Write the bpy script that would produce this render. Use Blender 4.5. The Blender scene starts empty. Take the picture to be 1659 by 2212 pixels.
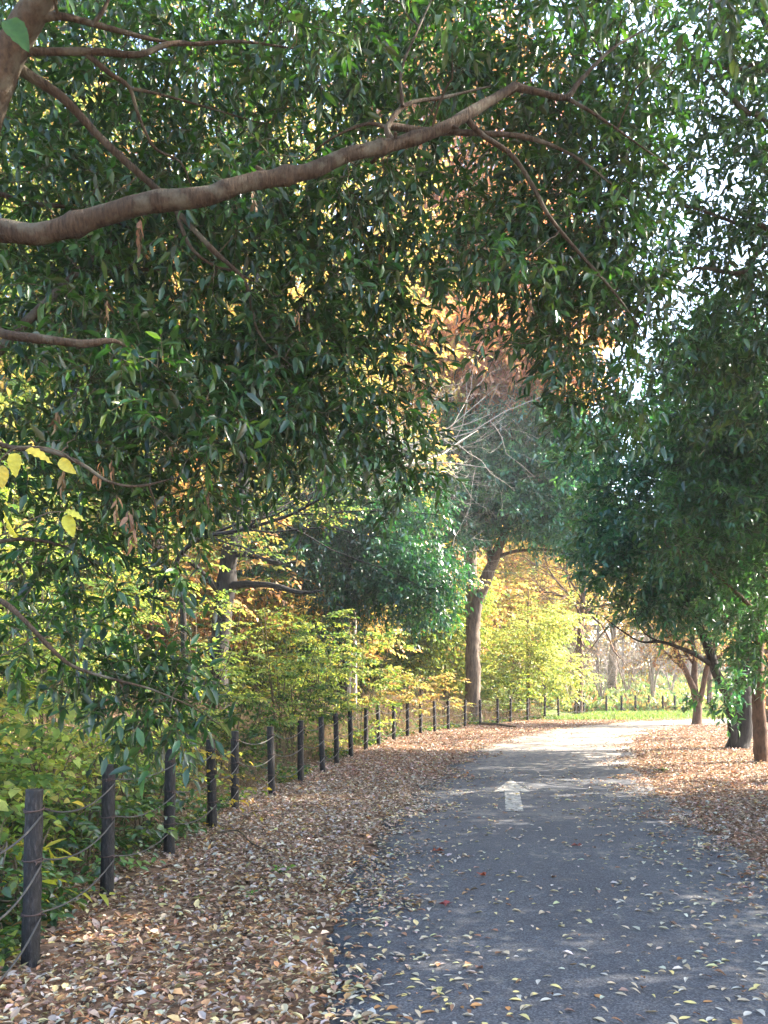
import bpy, math, random
import numpy as np
from mathutils import Vector

# ------------------------------------------------------------------ camera, sky, sun, exposure
SC = bpy.context.scene
COL = SC.collection
FPX, CAMH = 1900.0, 1.55            # focal length in pixels of a 1659 px wide frame; eye height
cam_d = bpy.data.cameras.new("camera")
cam = bpy.data.objects.new("camera", cam_d)
COL.objects.link(cam)
cam_d.sensor_fit = 'HORIZONTAL'
cam_d.sensor_width = 36.0
cam_d.lens = 36.0 * FPX / 1659.0
cam_d.shift_y = (1490.0 - 1106.0) / 1659.0
cam_d.clip_end = 1000.0
cam.location = (0, 0, CAMH)
cam.rotation_euler = (math.radians(90), 0, 0)
SC.camera = cam

SUN_AZ, SUN_EL = math.radians(74), math.radians(36)   # azimuth clockwise from the view direction
w = bpy.data.worlds.new("World")
SC.world = w
w.use_nodes = True
nt = w.node_tree
sky = nt.nodes.new("ShaderNodeTexSky")
sky.sky_type = 'NISHITA'
sky.sun_disc = False
sky.sun_elevation = SUN_EL
sky.sun_rotation = SUN_AZ
sky.dust_density = 2.0
nt.links.new(sky.outputs[0], nt.nodes["Background"].inputs[0])
nt.nodes["Background"].inputs[1].default_value = 0.15
sun_d = bpy.data.lights.new("sun", 'SUN')
sun_d.energy = 5.0
sun_d.angle = math.radians(0.5)
sun_d.color = (1.0, 0.9, 0.76)
sun = bpy.data.objects.new("sun", sun_d)
COL.objects.link(sun)
SUNV = Vector((math.sin(SUN_AZ) * math.cos(SUN_EL), math.cos(SUN_AZ) * math.cos(SUN_EL), math.sin(SUN_EL)))
sun.rotation_euler = (-SUNV).to_track_quat('-Z', 'Y').to_euler()
SC.view_settings.view_transform = 'Standard'
SC.view_settings.look = 'None'
SC.view_settings.exposure = 2.85
SC.view_settings.gamma = 1.0
SC.cycles.max_bounces = 7
SC.cycles.diffuse_bounces = 4
SC.cycles.glossy_bounces = 2
SC.cycles.transmission_bounces = 4
SC.cycles.transparent_max_bounces = 4
SC.cycles.sample_clamp_indirect = 6.0

rng = np.random.default_rng(7)
def V(a):
    return np.array(a)

def at(x, y, d):
    """a point of the photograph (1659 x 2212 frame) at the depth d in metres"""
    return V([(x - 830.0) * d / FPX, d, CAMH - (y - 1490.0) * d / FPX])

# ------------------------------------------------------------------ materials
def mat_new(name):
    m = bpy.data.materials.new(name)
    m.use_nodes = True
    t = m.node_tree
    for n in list(t.nodes):
        t.nodes.remove(n)
    out = t.nodes.new("ShaderNodeOutputMaterial")
    return m, t, out

def node(t, kind, **kw):
    n = t.nodes.new(kind)
    for k, v in kw.items():
        if hasattr(n, k):
            setattr(n, k, v)
        else:
            n.inputs[k].default_value = v
    return n

def ramp(t, fac, stops):
    r = t.nodes.new("ShaderNodeValToRGB")
    e = r.color_ramp.elements
    while len(e) < len(stops):
        e.new(0.5)
    for i, (p, c) in enumerate(stops):
        e[i].position = p
        e[i].color = (*c, 1)
    t.links.new(fac, r.inputs[0])
    return r

def noise(t, scale, detail=4, vec=None, rough=0.6):
    n = node(t, "ShaderNodeTexNoise")
    n.inputs["Scale"].default_value = scale
    n.inputs["Detail"].default_value = detail
    n.inputs["Roughness"].default_value = rough
    if vec is not None:
        t.links.new(vec, n.inputs["Vector"])
    return n

def leaf_mat(name, rough=0.45, spec=0.5, trans=0.35, tboost=(1.6, 1.5, 0.9), vein=True):
    m, t, out = mat_new(name)
    a = node(t, "ShaderNodeAttribute", attribute_name="tint")
    geo = t.nodes.new("ShaderNodeTexCoord")
    nz = noise(t, 40, 2, geo.outputs["Object"])
    mx = node(t, "ShaderNodeMixRGB", blend_type='MULTIPLY')
    mx.inputs[0].default_value = 0.5
    t.links.new(a.outputs["Color"], mx.inputs[1])
    rp = ramp(t, nz.outputs["Fac"], [(0.3, (0.65, 0.65, 0.65)), (0.7, (1.15, 1.15, 1.1))])
    t.links.new(rp.outputs[0], mx.inputs[2])
    p = t.nodes.new("ShaderNodeBsdfPrincipled")
    t.links.new(mx.outputs[0], p.inputs["Base Color"])
    p.inputs["Roughness"].default_value = rough
    p.inputs["Specular IOR Level"].default_value = spec
    tr = t.nodes.new("ShaderNodeBsdfTranslucent")
    tb = node(t, "ShaderNodeMixRGB", blend_type='MULTIPLY')
    tb.inputs[0].default_value = 1
    tb.inputs[2].default_value = (*tboost, 1)
    t.links.new(mx.outputs[0], tb.inputs[1])
    t.links.new(tb.outputs[0], tr.inputs[0])
    ms = t.nodes.new("ShaderNodeMixShader")
    ms.inputs[0].default_value = trans
    t.links.new(p.outputs[0], ms.inputs[1])
    t.links.new(tr.outputs[0], ms.inputs[2])
    t.links.new(ms.outputs[0], out.inputs[0])
    return m

def bark_mat(name, c0, c1, scale=14, zs=0.25, bump=0.6, rough=0.9, rings=False, moss=None, xs=1):
    m, t, out = mat_new(name)
    tc = t.nodes.new("ShaderNodeTexCoord")
    mp = t.nodes.new("ShaderNodeMapping")
    mp.inputs["Scale"].default_value = (xs, 1, zs)
    t.links.new(tc.outputs["Object"], mp.inputs[0])
    n1 = noise(t, scale, 8, mp.outputs[0], 0.65)
    n2 = noise(t, 2.3, 3, tc.outputs["Object"])
    rp = ramp(t, n1.outputs["Fac"], [(0.32, c0), (0.68, c1)])
    mx = node(t, "ShaderNodeMixRGB", blend_type='MULTIPLY')
    mx.inputs[0].default_value = 0.55
    t.links.new(rp.outputs[0], mx.inputs[1])
    r2 = ramp(t, n2.outputs["Fac"], [(0.3, (0.5, 0.5, 0.5)), (0.7, (1.3, 1.25, 1.2))])
    t.links.new(r2.outputs[0], mx.inputs[2])
    col = mx.outputs[0]
    if moss:
        n3 = noise(t, 5, 5, tc.outputs["Object"])
        r3 = ramp(t, n3.outputs["Fac"], [(0.5, (0, 0, 0)), (0.62, (1, 1, 1))])
        mm = node(t, "ShaderNodeMixRGB")
        t.links.new(r3.outputs[0], mm.inputs[0])
        t.links.new(col, mm.inputs[1])
        mm.inputs[2].default_value = (*moss, 1)
        col = mm.outputs[0]
    p = t.nodes.new("ShaderNodeBsdfPrincipled")
    p.inputs["Roughness"].default_value = rough
    p.inputs["Specular IOR Level"].default_value = 0.25
    t.links.new(col, p.inputs["Base Color"])
    b = t.nodes.new("ShaderNodeBump")
    b.inputs["Strength"].default_value = bump
    b.inputs["Distance"].default_value = 0.02
    t.links.new(n1.outputs["Fac"], b.inputs["Height"])
    t.links.new(b.outputs[0], p.inputs["Normal"])
    t.links.new(p.outputs[0], out.inputs[0])
    return m

M_EVER = leaf_mat("glossy_evergreen_leaf", 0.30, 0.75, 0.30, (1.5, 2.0, 0.6))
M_SOFT = leaf_mat("thin_deciduous_leaf", 0.55, 0.35, 0.48, (1.35, 1.25, 0.7))
M_DRY = leaf_mat("dry_leaf", 0.62, 0.35, 0.15, (1.1, 1.0, 0.8))
M_GRASS = leaf_mat("grass_blade", 0.5, 0.4, 0.4, (1.4, 1.4, 0.7))
M_BARK_SMOOTH = bark_mat("smooth_oak_bark", (0.042, 0.029, 0.019), (0.125, 0.086, 0.055), 34, 0.55, 0.8, moss=(.125, .11, .08))
M_LIMB = bark_mat("banded_oak_bark", (0.028, 0.019, 0.012), (0.098, 0.066, 0.043), 17, .9, 0.9, moss=(.11, .095, .068), xs=4)
M_BARK_ROUGH = bark_mat("furrowed_bark", (0.045, 0.035, 0.028), (0.20, 0.155, 0.12), 16, 0.16, 1.0)
M_BARK_DARK = bark_mat("dark_bark", (0.012, 0.011, 0.011), (0.05, 0.045, 0.042), 18, 0.2, 1.0)
M_BARK_RED = bark_mat("reddish_bark", (0.055, 0.033, 0.022), (0.15, 0.092, 0.062), 20, 0.4, 0.5)
M_BARK_GREY = bark_mat("grey_bark", (0.16, 0.135, 0.12), (0.36, 0.31, 0.28), 20, 0.4, 0.4)
M_BARK_SUN_TINT = bark_mat("sun_tinted_bark", (0.34, 0.31, 0.28), (0.55, 0.51, 0.46), 20, 0.4, 0.3)  # sunlight on the bare tree's twigs put into the bark colour
M_STEM = bark_mat("shrub_stem", (0.05, 0.04, 0.028), (0.15, 0.12, 0.08), 20, 0.5, 0.2)

# ------------------------------------------------------------------ mesh buffer
class Buf:
    def __init__(self):
        self.v, self.f, self.c, self.n = [], [], [], 0
    def add(self, verts, faces, col=None):
        """verts (n,3); faces list of int arrays (m,k) with one k each; col (n,3) or None"""
        verts = np.asarray(verts, float).reshape(-1, 3)
        for f in faces:
            self.f.append(np.asarray(f, np.int64) + self.n)
        self.v.append(verts)
        if col is not None:
            self.c.append(np.asarray(col, float).reshape(-1, 3))
        self.n += len(verts)
    def build(self, name, mat, parent=None, origin=(0, 0, 0), smooth=True):
        me = bpy.data.meshes.new(name)
        v = np.concatenate(self.v) - V(origin)
        me.vertices.add(len(v))
        me.vertices.foreach_set("co", v.astype(np.float32).ravel())
        tot = np.concatenate([np.full(len(f), f.shape[1]) for f in self.f])
        idx = np.concatenate([f.ravel() for f in self.f])
        me.loops.add(len(idx))
        me.loops.foreach_set("vertex_index", idx.astype(np.int32))
        me.polygons.add(len(tot))
        st = np.concatenate([[0], np.cumsum(tot)[:-1]])
        me.polygons.foreach_set("loop_start", st.astype(np.int32))
        me.polygons.foreach_set("use_smooth", np.full(len(tot), smooth))
        me.update(calc_edges=True)
        if self.c:
            c = np.concatenate(self.c)
            a = me.attributes.new("tint", 'FLOAT_COLOR', 'POINT')
            a.data.foreach_set("color", np.c_[c, np.ones(len(c))].astype(np.float32).ravel())
        me.materials.append(mat)
        o = bpy.data.objects.new(name, me)
        COL.objects.link(o)
        if parent is not None:
            o.parent = parent
        else:
            o.location = origin
        return o

def empty(name, loc, label, cat, group=None):
    o = bpy.data.objects.new(name, None)
    o.empty_display_size = 0.2
    COL.objects.link(o)
    o.location = loc
    o["label"] = label
    o["category"] = cat
    if group:
        o["group"] = group
    return o

def tag(o, label=None, cat=None, group=None, kind=None):
    for k, v in (("label", label), ("category", cat), ("group", group), ("kind", kind)):
        if v:
            o[k] = v
    return o

def nrm(a):
    return a / np.maximum(np.linalg.norm(a, axis=-1, keepdims=True), 1e-9)

def tubes(buf, P, R, sides=4, cap=False):
    """P (N,K,3) centre lines, R (N,K) radii"""
    P = np.asarray(P, float)
    R = np.asarray(R, float)
    N, K, _ = P.shape
    T = np.empty_like(P)
    T[:, 1:-1] = P[:, 2:] - P[:, :-2]
    T[:, 0] = P[:, 1] - P[:, 0]
    T[:, -1] = P[:, -1] - P[:, -2]
    T = nrm(T)
    main = nrm(P[:, -1] - P[:, 0])
    ref = np.where(np.abs(main[:, 2:3]) > 0.75, V([[1.0, 0.13, 0]]), V([[0.0, 0.1, 1.0]]))
    U = nrm(np.cross(T, ref[:, None, :]))
    W = np.cross(T, U)
    ang = np.arange(sides) / sides * 2 * np.pi
    ring = (np.cos(ang)[None, None, :, None] * U[:, :, None, :] + np.sin(ang)[None, None, :, None] * W[:, :, None, :])
    vv = P[:, :, None, :] + R[:, :, None, None] * ring
    base = (np.arange(N) * K * sides)[:, None, None]
    k = (np.arange(K - 1) * sides)[None, :, None]
    s = np.arange(sides)[None, None, :]
    s2 = (s + 1) % sides
    q = np.stack([base + k + s, base + k + s2, base + k + sides + s2, base + k + sides + s], -1).reshape(-1, 4)
    fs = [q]
    if cap:
        fs.append((base[:, 0] + (K - 1) * sides + np.arange(sides)[None, :]))
    buf.add(vv.reshape(-1, 3), fs)

def spline(pts, n):
    pts = np.asarray(pts, float)
    p = np.vstack([2 * pts[0] - pts[1], pts, 2 * pts[-1] - pts[-2]])
    m = len(pts) - 1
    t = np.linspace(0, m - 1e-6, n)
    i = t.astype(int)
    u = (t - i)[:, None]
    a, b, c, d = p[i], p[i + 1], p[i + 2], p[i + 3]
    return 0.5 * (2 * b + (c - a) * u + (2 * a - 5 * b + 4 * c - d) * u ** 2 + (3 * b - a - 3 * c + d) * u ** 3)

def limb(buf, pts, radii, sides=12, n=None, rough=0.04, flare=0.0, seed=0, knots=0):
    """one continuous tapered limb with a slightly uneven outline"""
    L = np.linalg.norm(np.diff(V(pts), axis=0), axis=1).sum()
    n = n or int(max(8, min(150, L / (0.04 if knots else 0.12))))
    P = spline(pts, n)
    Rr = np.interp(np.linspace(0, 1, n), np.linspace(0, 1, len(radii)), radii)
    r = np.random.default_rng(seed + int(abs(P[0].sum()) * 1000))
    wob = np.convolve(r.normal(0, 1, n + 6), np.ones(5) / 5, 'valid')[:n]
    Rr = Rr * (1 + rough * 2.0 * wob)
    if knots:
        sarc = np.linspace(0, L, n)
        for q in r.uniform(0, L, int(L * knots)):
            Rr = Rr * (1 + r.uniform(.06, .2) * np.exp(-((sarc - q) / r.uniform(.02, .06)) ** 2))
    if flare:
        h = np.linspace(0, 1, n) * L
        Rr = Rr * (1 + flare * np.exp(-h / 0.18))
    n0 = buf.n
    tubes(buf, P[None], Rr[None], sides, cap=True)
    vv = buf.v[-1].reshape(n, sides, 3)
    dv = r.normal(0, 1, (n, sides))
    dv = (dv + np.roll(dv, 1, 0) + np.roll(dv, 1, 1) + np.roll(dv, -1, 0)) / 2
    c = vv.mean(1, keepdims=True)
    vv[:] = c + (vv - c) * (1 + rough * dv[:, :, None])
    return P, Rr

# leaf outlines: (along, across, lift) of a unit leaf, and faces
LEAF8 = (V([[0, 0, 0], [.33, 0, 0], [.70, 0, 0], [1, 0, 0], [.33, .5, .12], [.70, .38, .1], [.33, -.5, .12], [.70, -.38, .1]]),
         [V([[0, 1, 4], [5, 2, 3], [0, 6, 1], [2, 7, 3]]), V([[4, 1, 2, 5], [1, 6, 7, 2]])])
LEAF4 = (V([[0, 0, 0], [.5, .5, .12], [1, 0, 0], [.5, -.5, .12]]), [V([[0, 1, 2, 3]])])

def leaves(buf, base, d, up, L, Wd, col, tmpl=LEAF8, curl=0.15, fold=1.0):
    """N leaves: base point, direction along the leaf, face normal hint, length, width, colour"""
    d = nrm(d)
    b = nrm(np.cross(up, d))
    n = np.cross(d, b)
    tv, tf = tmpl
    N, K = len(base), len(tv)
    al = tv[:, 0][None, :, None]
    ac = tv[:, 1][None, :, None]
    li = tv[:, 2][None, :, None]
    L3, W3 = L[:, None, None], Wd[:, None, None]
    curl = np.broadcast_to(np.asarray(curl, float), (N,))[:, None, None]
    vv = base[:, None, :] + al * L3 * d[:, None, :] + ac * W3 * b[:, None, :] + (li * fold * W3 * 2 - curl * al ** 2 * L3) * n[:, None, :]
    off = (np.arange(N) * K)[:, None, None]
    fs = [(off + f[None]).reshape(-1, f.shape[1]) for f in tf]
    buf.add(vv.reshape(-1, 3), fs, np.repeat(col, K, 0))

def pick(pal, n, r, spread=0.18):
    c = V([p[:3] for p in pal])
    wt = V([p[3] for p in pal])
    i = r.choice(len(pal), n, p=wt / wt.sum())
    return np.clip(c[i] * (1 + r.normal(0, spread, (n, 1))) * (1 + r.normal(0, 0.06, (n, 3))), 0.003, 0.9)

def sprays(lbuf, tbuf, base, d, ln, k, leafL, leafW, droop, pal, r, planar=False, hang=0.3, tmpl=LEAF8, twig_r=0.003, curl=0.15, spread=0.22):
    """twigs of k leaves each: base (N,3), direction d (N,3), length ln (N,)"""
    N = len(base)
    if N == 0:
        return
    d = nrm(d)
    tt = np.linspace(0, 1, 4)
    P = base[:, None, :] + d[:, None, :] * (ln[:, None] * tt[None])[..., None]
    P[..., 2] -= droop * ln[:, None] * tt[None] ** 2
    side0 = nrm(np.cross(d, V([0., 0., 1.]) + r.normal(0, .1, (N, 3))))
    P += side0[:, None, :] * (r.normal(0, .12, (N, 1)) * ln[:, None] * tt[None] ** 2)[..., None]
    if tbuf is not None:
        R = np.linspace(1, .4, 4)[None] * np.full((N, 1), twig_r)
        tubes(tbuf, P, R, 3)
    tl = np.clip((np.arange(k) + .9) / k, 0, 1)[None] + r.normal(0, .03, (N, k))
    tl = np.clip(tl, .08, 1.0)
    x = tl * 3
    i = np.minimum(x.astype(int), 2)
    u = (x - i)[..., None]
    ar = np.arange(N)[:, None]
    bp = P[ar, i] * (1 - u) + P[ar, i + 1] * u
    tg = nrm(P[ar, i + 1] - P[ar, i])
    sd = nrm(np.cross(tg, V([0., 0., 1.])))
    up = np.cross(sd, tg)
    if planar:
        ph = np.where(np.arange(k) % 2 == 0, 0., np.pi)[None] + r.normal(0, .3, (N, k))
    else:
        ph = (np.arange(k) * 2.4)[None] + r.uniform(0, 6.28, (N, 1)) + r.normal(0, .3, (N, k))
    rad = np.cos(ph)[..., None] * sd + np.sin(ph)[..., None] * up
    endw = (tl > .9)[..., None] * 1.0
    dl = nrm(tg * (.55 + endw) + rad * (.9 - .3 * endw) + r.normal(0, .22, (N, k, 3)) + V([0., 0., -hang]))
    upv = V([0., 0., 1.]) + r.normal(0, .38, (N, k, 3)) - rad * .15
    sz = r.uniform(.5, 1.2, (N, k)) * (1 - .25 * np.abs(tl - .6))
    col = np.repeat(pick(pal, N, r, spread), k, 0)
    col = np.where(r.random((N * k, 1)) < .35, pick(pal, N * k, r, spread), col * (1 + r.normal(0, .15, (N * k, 1))))
    leaves(lbuf, bp.reshape(-1, 3), dl.reshape(-1, 3), upv.reshape(-1, 3), (leafL * sz).ravel(),
           (leafW * sz * r.uniform(.85, 1.15, (N, k))).ravel(), np.clip(col, .003, .9), tmpl, curl=r.normal(curl, .1, N * k))

def blob_points(blobs, r, mind=0.0):
    """clump centres inside ellipsoids (c, radii, count), kept mind apart"""
    out = []
    for c, rad, n in blobs:
        got, tries = [], 0
        c, rad = np.asarray(c, float), np.asarray(rad, float)
        while len(got) < n and tries < n * 12:
            tries += 1
            p = nrm(r.normal(0, 1, 3)) * r.random() ** (1 / 2.6)
            q = c + p * rad
            if mind and got and np.min(np.linalg.norm(np.array(got) - q, axis=1)) < mind:
                continue
            got.append(q)
        out += got
    return np.array(out)

def grow(buf, skel, srad, targets, r, sides=4, rmin=0.004, rk=0.011, rmax=0.10, arch=0.12, wob=0.06):
    """join every clump to the skeleton by a bent tapering branch; returns the end directions"""
    skel, srad = np.asarray(skel, float), np.asarray(srad, float)
    order = np.argsort([np.min(np.linalg.norm(skel - t, axis=1)) for t in targets])
    ends = np.zeros((len(targets), 3))
    Ps, Rs = [], []
    cap = len(skel) + len(targets) * 7
    S = np.empty((cap, 3)); Q = np.empty(cap)
    m = len(skel)
    S[:m], Q[:m] = skel, srad
    for i in order:
        t = targets[i]
        dd = np.linalg.norm(S[:m] - t, axis=1) * (1 + 0.25 * (Q[:m] < 0.008))
        j = int(np.argmin(dd + 0.25 * np.maximum(0, S[:m, 2] - t[2])))
        a = S[j]
        L = np.linalg.norm(t - a)
        tt = np.linspace(0, 1, 7)[:, None]
        P = a + (t - a) * tt
        P[:, 2] += (np.sin(tt[:, 0] * np.pi) * arch * L)
        dv = np.cumsum(r.normal(0, wob * L / 2.4, (7, 3)), 0)
        dv -= dv[0]
        dv = dv - tt * dv[-1]
        P += dv
        r0 = min(Q[j] * .75, rmax, rmin + rk * L)
        R = np.linspace(r0, max(rmin * .7, r0 * .35), 7)
        Ps.append(P); Rs.append(R)
        S[m:m + 6], Q[m:m + 6] = P[1:], R[1:]
        m += 6
        ends[i] = P[-1] - P[-3]
    if Ps:
        tubes(buf, Ps, Rs, sides)
    return nrm(ends)

def foliage(lbuf, tbuf, cl, ends, r, clump_r, per, k, leafL, leafW, pal, droop=0.25, ln=(.25, .45), flat=0.8, out=0.6, **kw):
    N = len(cl)
    off = nrm(r.normal(0, 1, (N * per, 3))) * (r.random((N * per, 1)) ** .45)
    off[:, 2] *= flat
    c = np.repeat(cl, per, 0)
    e = np.repeat(ends, per, 0)
    base = c + off * clump_r * .75
    d = nrm(off * out + e * .5 + r.normal(0, .35, (N * per, 3)))
    d[:, 2] *= flat
    sprays(lbuf, tbuf, base, d, r.uniform(ln[0], ln[1], N * per), k, leafL, leafW, droop, pal, r, **kw)

def make_tree(name, label, cat, base, limbs, blobs, pal, bark, lmat, clump_r=.6, per=8, k=10, leafL=.09, leafW=.03,
              seed=1, mind=.35, twigs=True, sides=10, flare=.35, group=None, gk=None, crown="crown", rough=.05, **kw):
    r = np.random.default_rng(seed)
    root = empty(name, tuple(base), label, cat, group)
    tb = Buf()
    sk, sr = [], []
    for i, (pts, radii) in enumerate(limbs):
        P, R = limb(tb, pts, radii, sides if i == 0 else max(6, sides - 3), flare=flare if i == 0 else 0, seed=seed + i, rough=rough)
        q = int(len(P) * (.3 if i == 0 else .1))
        sk.append(P[q:]); sr.append(R[q:])
    cl = blob_points(blobs, r, mind)
    gb = Buf()
    ends = grow(gb, np.vstack(sk), np.concatenate(sr), cl, r, **(gk or {}))
    lb = Buf()
    foliage(lb, gb if twigs else None, cl, ends, r, clump_r, per, k, leafL, leafW, pal, **kw)
    tb.build("trunk", bark, root, base)
    tag(gb.build("branches", bark, root, base), kind="stuff")
    lb.build(crown, lmat, root, base)
    return root

# ------------------------------------------------------------------ ground
PATH_C = spline([(1.4, -12), (1.4, -4), (1.4, 2), (1.42, 5), (1.55, 8), (1.95, 11), (2.45, 14), (3.2, 17.5), (4.3, 21.5), (5.7, 25.5), (7.6, 29.5),
                 (10.3, 33.2), (14, 36.2), (19, 38.2), (26, 39.6), (36, 40.6), (60, 42)], 900)
HALF = 1.68

def path_dist(X, Y):
    out = np.empty(len(X))
    sgn = np.empty(len(X))
    tan = np.gradient(PATH_C, axis=0)
    for s in range(0, len(X), 4000):
        dx = X[s:s + 4000, None] - PATH_C[None, :, 0]
        dy = Y[s:s + 4000, None] - PATH_C[None, :, 1]
        d2 = dx * dx + dy * dy
        i = d2.argmin(1)
        a = np.arange(len(i))
        out[s:s + 4000] = np.sqrt(d2[a, i])
        sgn[s:s + 4000] = np.sign(tan[i, 1] * dx[a, i] - tan[i, 0] * dy[a, i])    # + to the right of the path
    return out, sgn

def smooth(a, b, x):
    t = np.clip((x - a) / (b - a), 0, 1)
    return t * t * (3 - 2 * t)

# the fence line: photograph column, depth
FENCE = [(-150, 3.4), (66, 4.95), (232, 6.6), (366, 8.0), (460, 9.4), (508, 10.8), (588, 12.3), (650, 13.9), (698, 15.4), (728, 16.8), (759, 18.2), (791, 19.7),
         (819, 21.2), (851, 22.9), (881, 24.5), (909, 26), (940, 27.3), (969, 28.6), (1005, 30.3), (1038, 31.8), (1076, 33.2),
         (1103, 34.5), (1140, 36), (1177, 37.7), (1207, 39.4), (1243, 41.4), (1252, 43.0), (1262, 44.6)]
FXY = V([[(x - 830.0) * d / FPX, d] for x, d in FENCE])
FXY_LONG = np.vstack([[[-2.2, -30.]], [[-2.2, 0.]], FXY, [[11.2, 47.]], [[14., 60.]], [[20., 200.]]])

def gz(X, Y):
    X = np.asarray(X, float); Y = np.asarray(Y, float)
    z = 0.08 * smooth(5, 10, Y) + 0.15 * smooth(12, 24, Y) + 0.05 * smooth(28, 42, Y)
    fx = np.interp(Y, FXY_LONG[:, 1], FXY_LONG[:, 0])
    b = np.maximum(0, fx - X - 0.4)
    z = z + 0.16 * b * smooth(0, 3, b) * np.exp(-b / 25.)
    hill = np.maximum(0, Y - 47 - 0.0 * X)
    z = z + 0.085 * hill * np.exp(-hill / 160.) * smooth(0, 8, hill)
    return z

def build_ground():
    xs = np.unique(np.concatenate([np.linspace(-160, -14, 30), np.arange(-14, 26, .4), np.linspace(26, 180, 30)]))
    ys = np.unique(np.concatenate([np.linspace(-40, -2, 12), np.arange(-2, 52, .4), np.linspace(52, 260, 50)]))
    X, Y = np.meshgrid(xs, ys)
    d, s = path_dist(X.ravel(), Y.ravel())
    z = gz(X.ravel(), Y.ravel())
    bump = np.random.default_rng(3).normal(0, .016, len(z)) * smooth(2.2, 3.2, d)
    z = z + bump - .03 * (1 - smooth(1.75, 2.05, d))
    nx, ny = len(xs), len(ys)
    i = np.arange(nx - 1)[None] + (np.arange(ny - 1) * nx)[:, None]
    q = np.stack([i, i + 1, i + nx + 1, i + nx], -1).reshape(-1, 4)
    b = Buf()
    b.add(np.c_[X.ravel(), Y.ravel(), z], [q])
    m, t, out = mat_new("leafy_soil")
    tc = t.nodes.new("ShaderNodeTexCoord")
    n1 = noise(t, 22, 6, tc.outputs["Object"])
    n2 = noise(t, .35, 4, tc.outputs["Object"])
    vo = node(t, "ShaderNodeTexVoronoi")
    vo.inputs["Scale"].default_value = 16
    t.links.new(tc.outputs["Object"], vo.inputs["Vector"])
    c1 = ramp(t, vo.outputs["Color"], [(0.1, (.07, .045, .03)), (.45, (.19, .115, .07)), (.75, (.30, .19, .12)), (1, (.12, .075, .045))])
    c2 = ramp(t, n1.outputs["Fac"], [(.35, (.45, .45, .45)), (.7, (1.2, 1.15, 1.1))])
    mx = node(t, "ShaderNodeMixRGB", blend_type='MULTIPLY')
    mx.inputs[0].default_value = .8
    t.links.new(c1.outputs[0], mx.inputs[1]); t.links.new(c2.outputs[0], mx.inputs[2])
    # meadow beyond the bend
    sp = t.nodes.new("ShaderNodeSeparateXYZ")
    t.links.new(tc.outputs["Object"], sp.inputs[0])
    mr = node(t, "ShaderNodeMapRange")
    mr.inputs["From Min"].default_value = 40.5; mr.inputs["From Max"].default_value = 42.5
    t.links.new(sp.outputs["Y"], mr.inputs["Value"])
    g = ramp(t, n2.outputs["Fac"], [(.3, (.16, .17, .06)), (.5, (.12, .2, .05)), (.7, (.26, .2, .1))])
    mg = t.nodes.new("ShaderNodeMixRGB")
    t.links.new(mr.outputs[0], mg.inputs[0]); t.links.new(mx.outputs[0], mg.inputs[1]); t.links.new(g.outputs[0], mg.inputs[2])
    p = t.nodes.new("ShaderNodeBsdfPrincipled")
    p.inputs["Roughness"].default_value = .95
    p.inputs["Specular IOR Level"].default_value = .15
    t.links.new(mg.outputs[0], p.inputs["Base Color"])
    bp = t.nodes.new("ShaderNodeBump"); bp.inputs["Strength"].default_value = .6; bp.inputs["Distance"].default_value = .03
    t.links.new(n1.outputs["Fac"], bp.inputs["Height"]); t.links.new(bp.outputs[0], p.inputs["Normal"])
    t.links.new(p.outputs[0], out.inputs[0])
    tag(b.build("ground", m), kind="structure")

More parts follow.
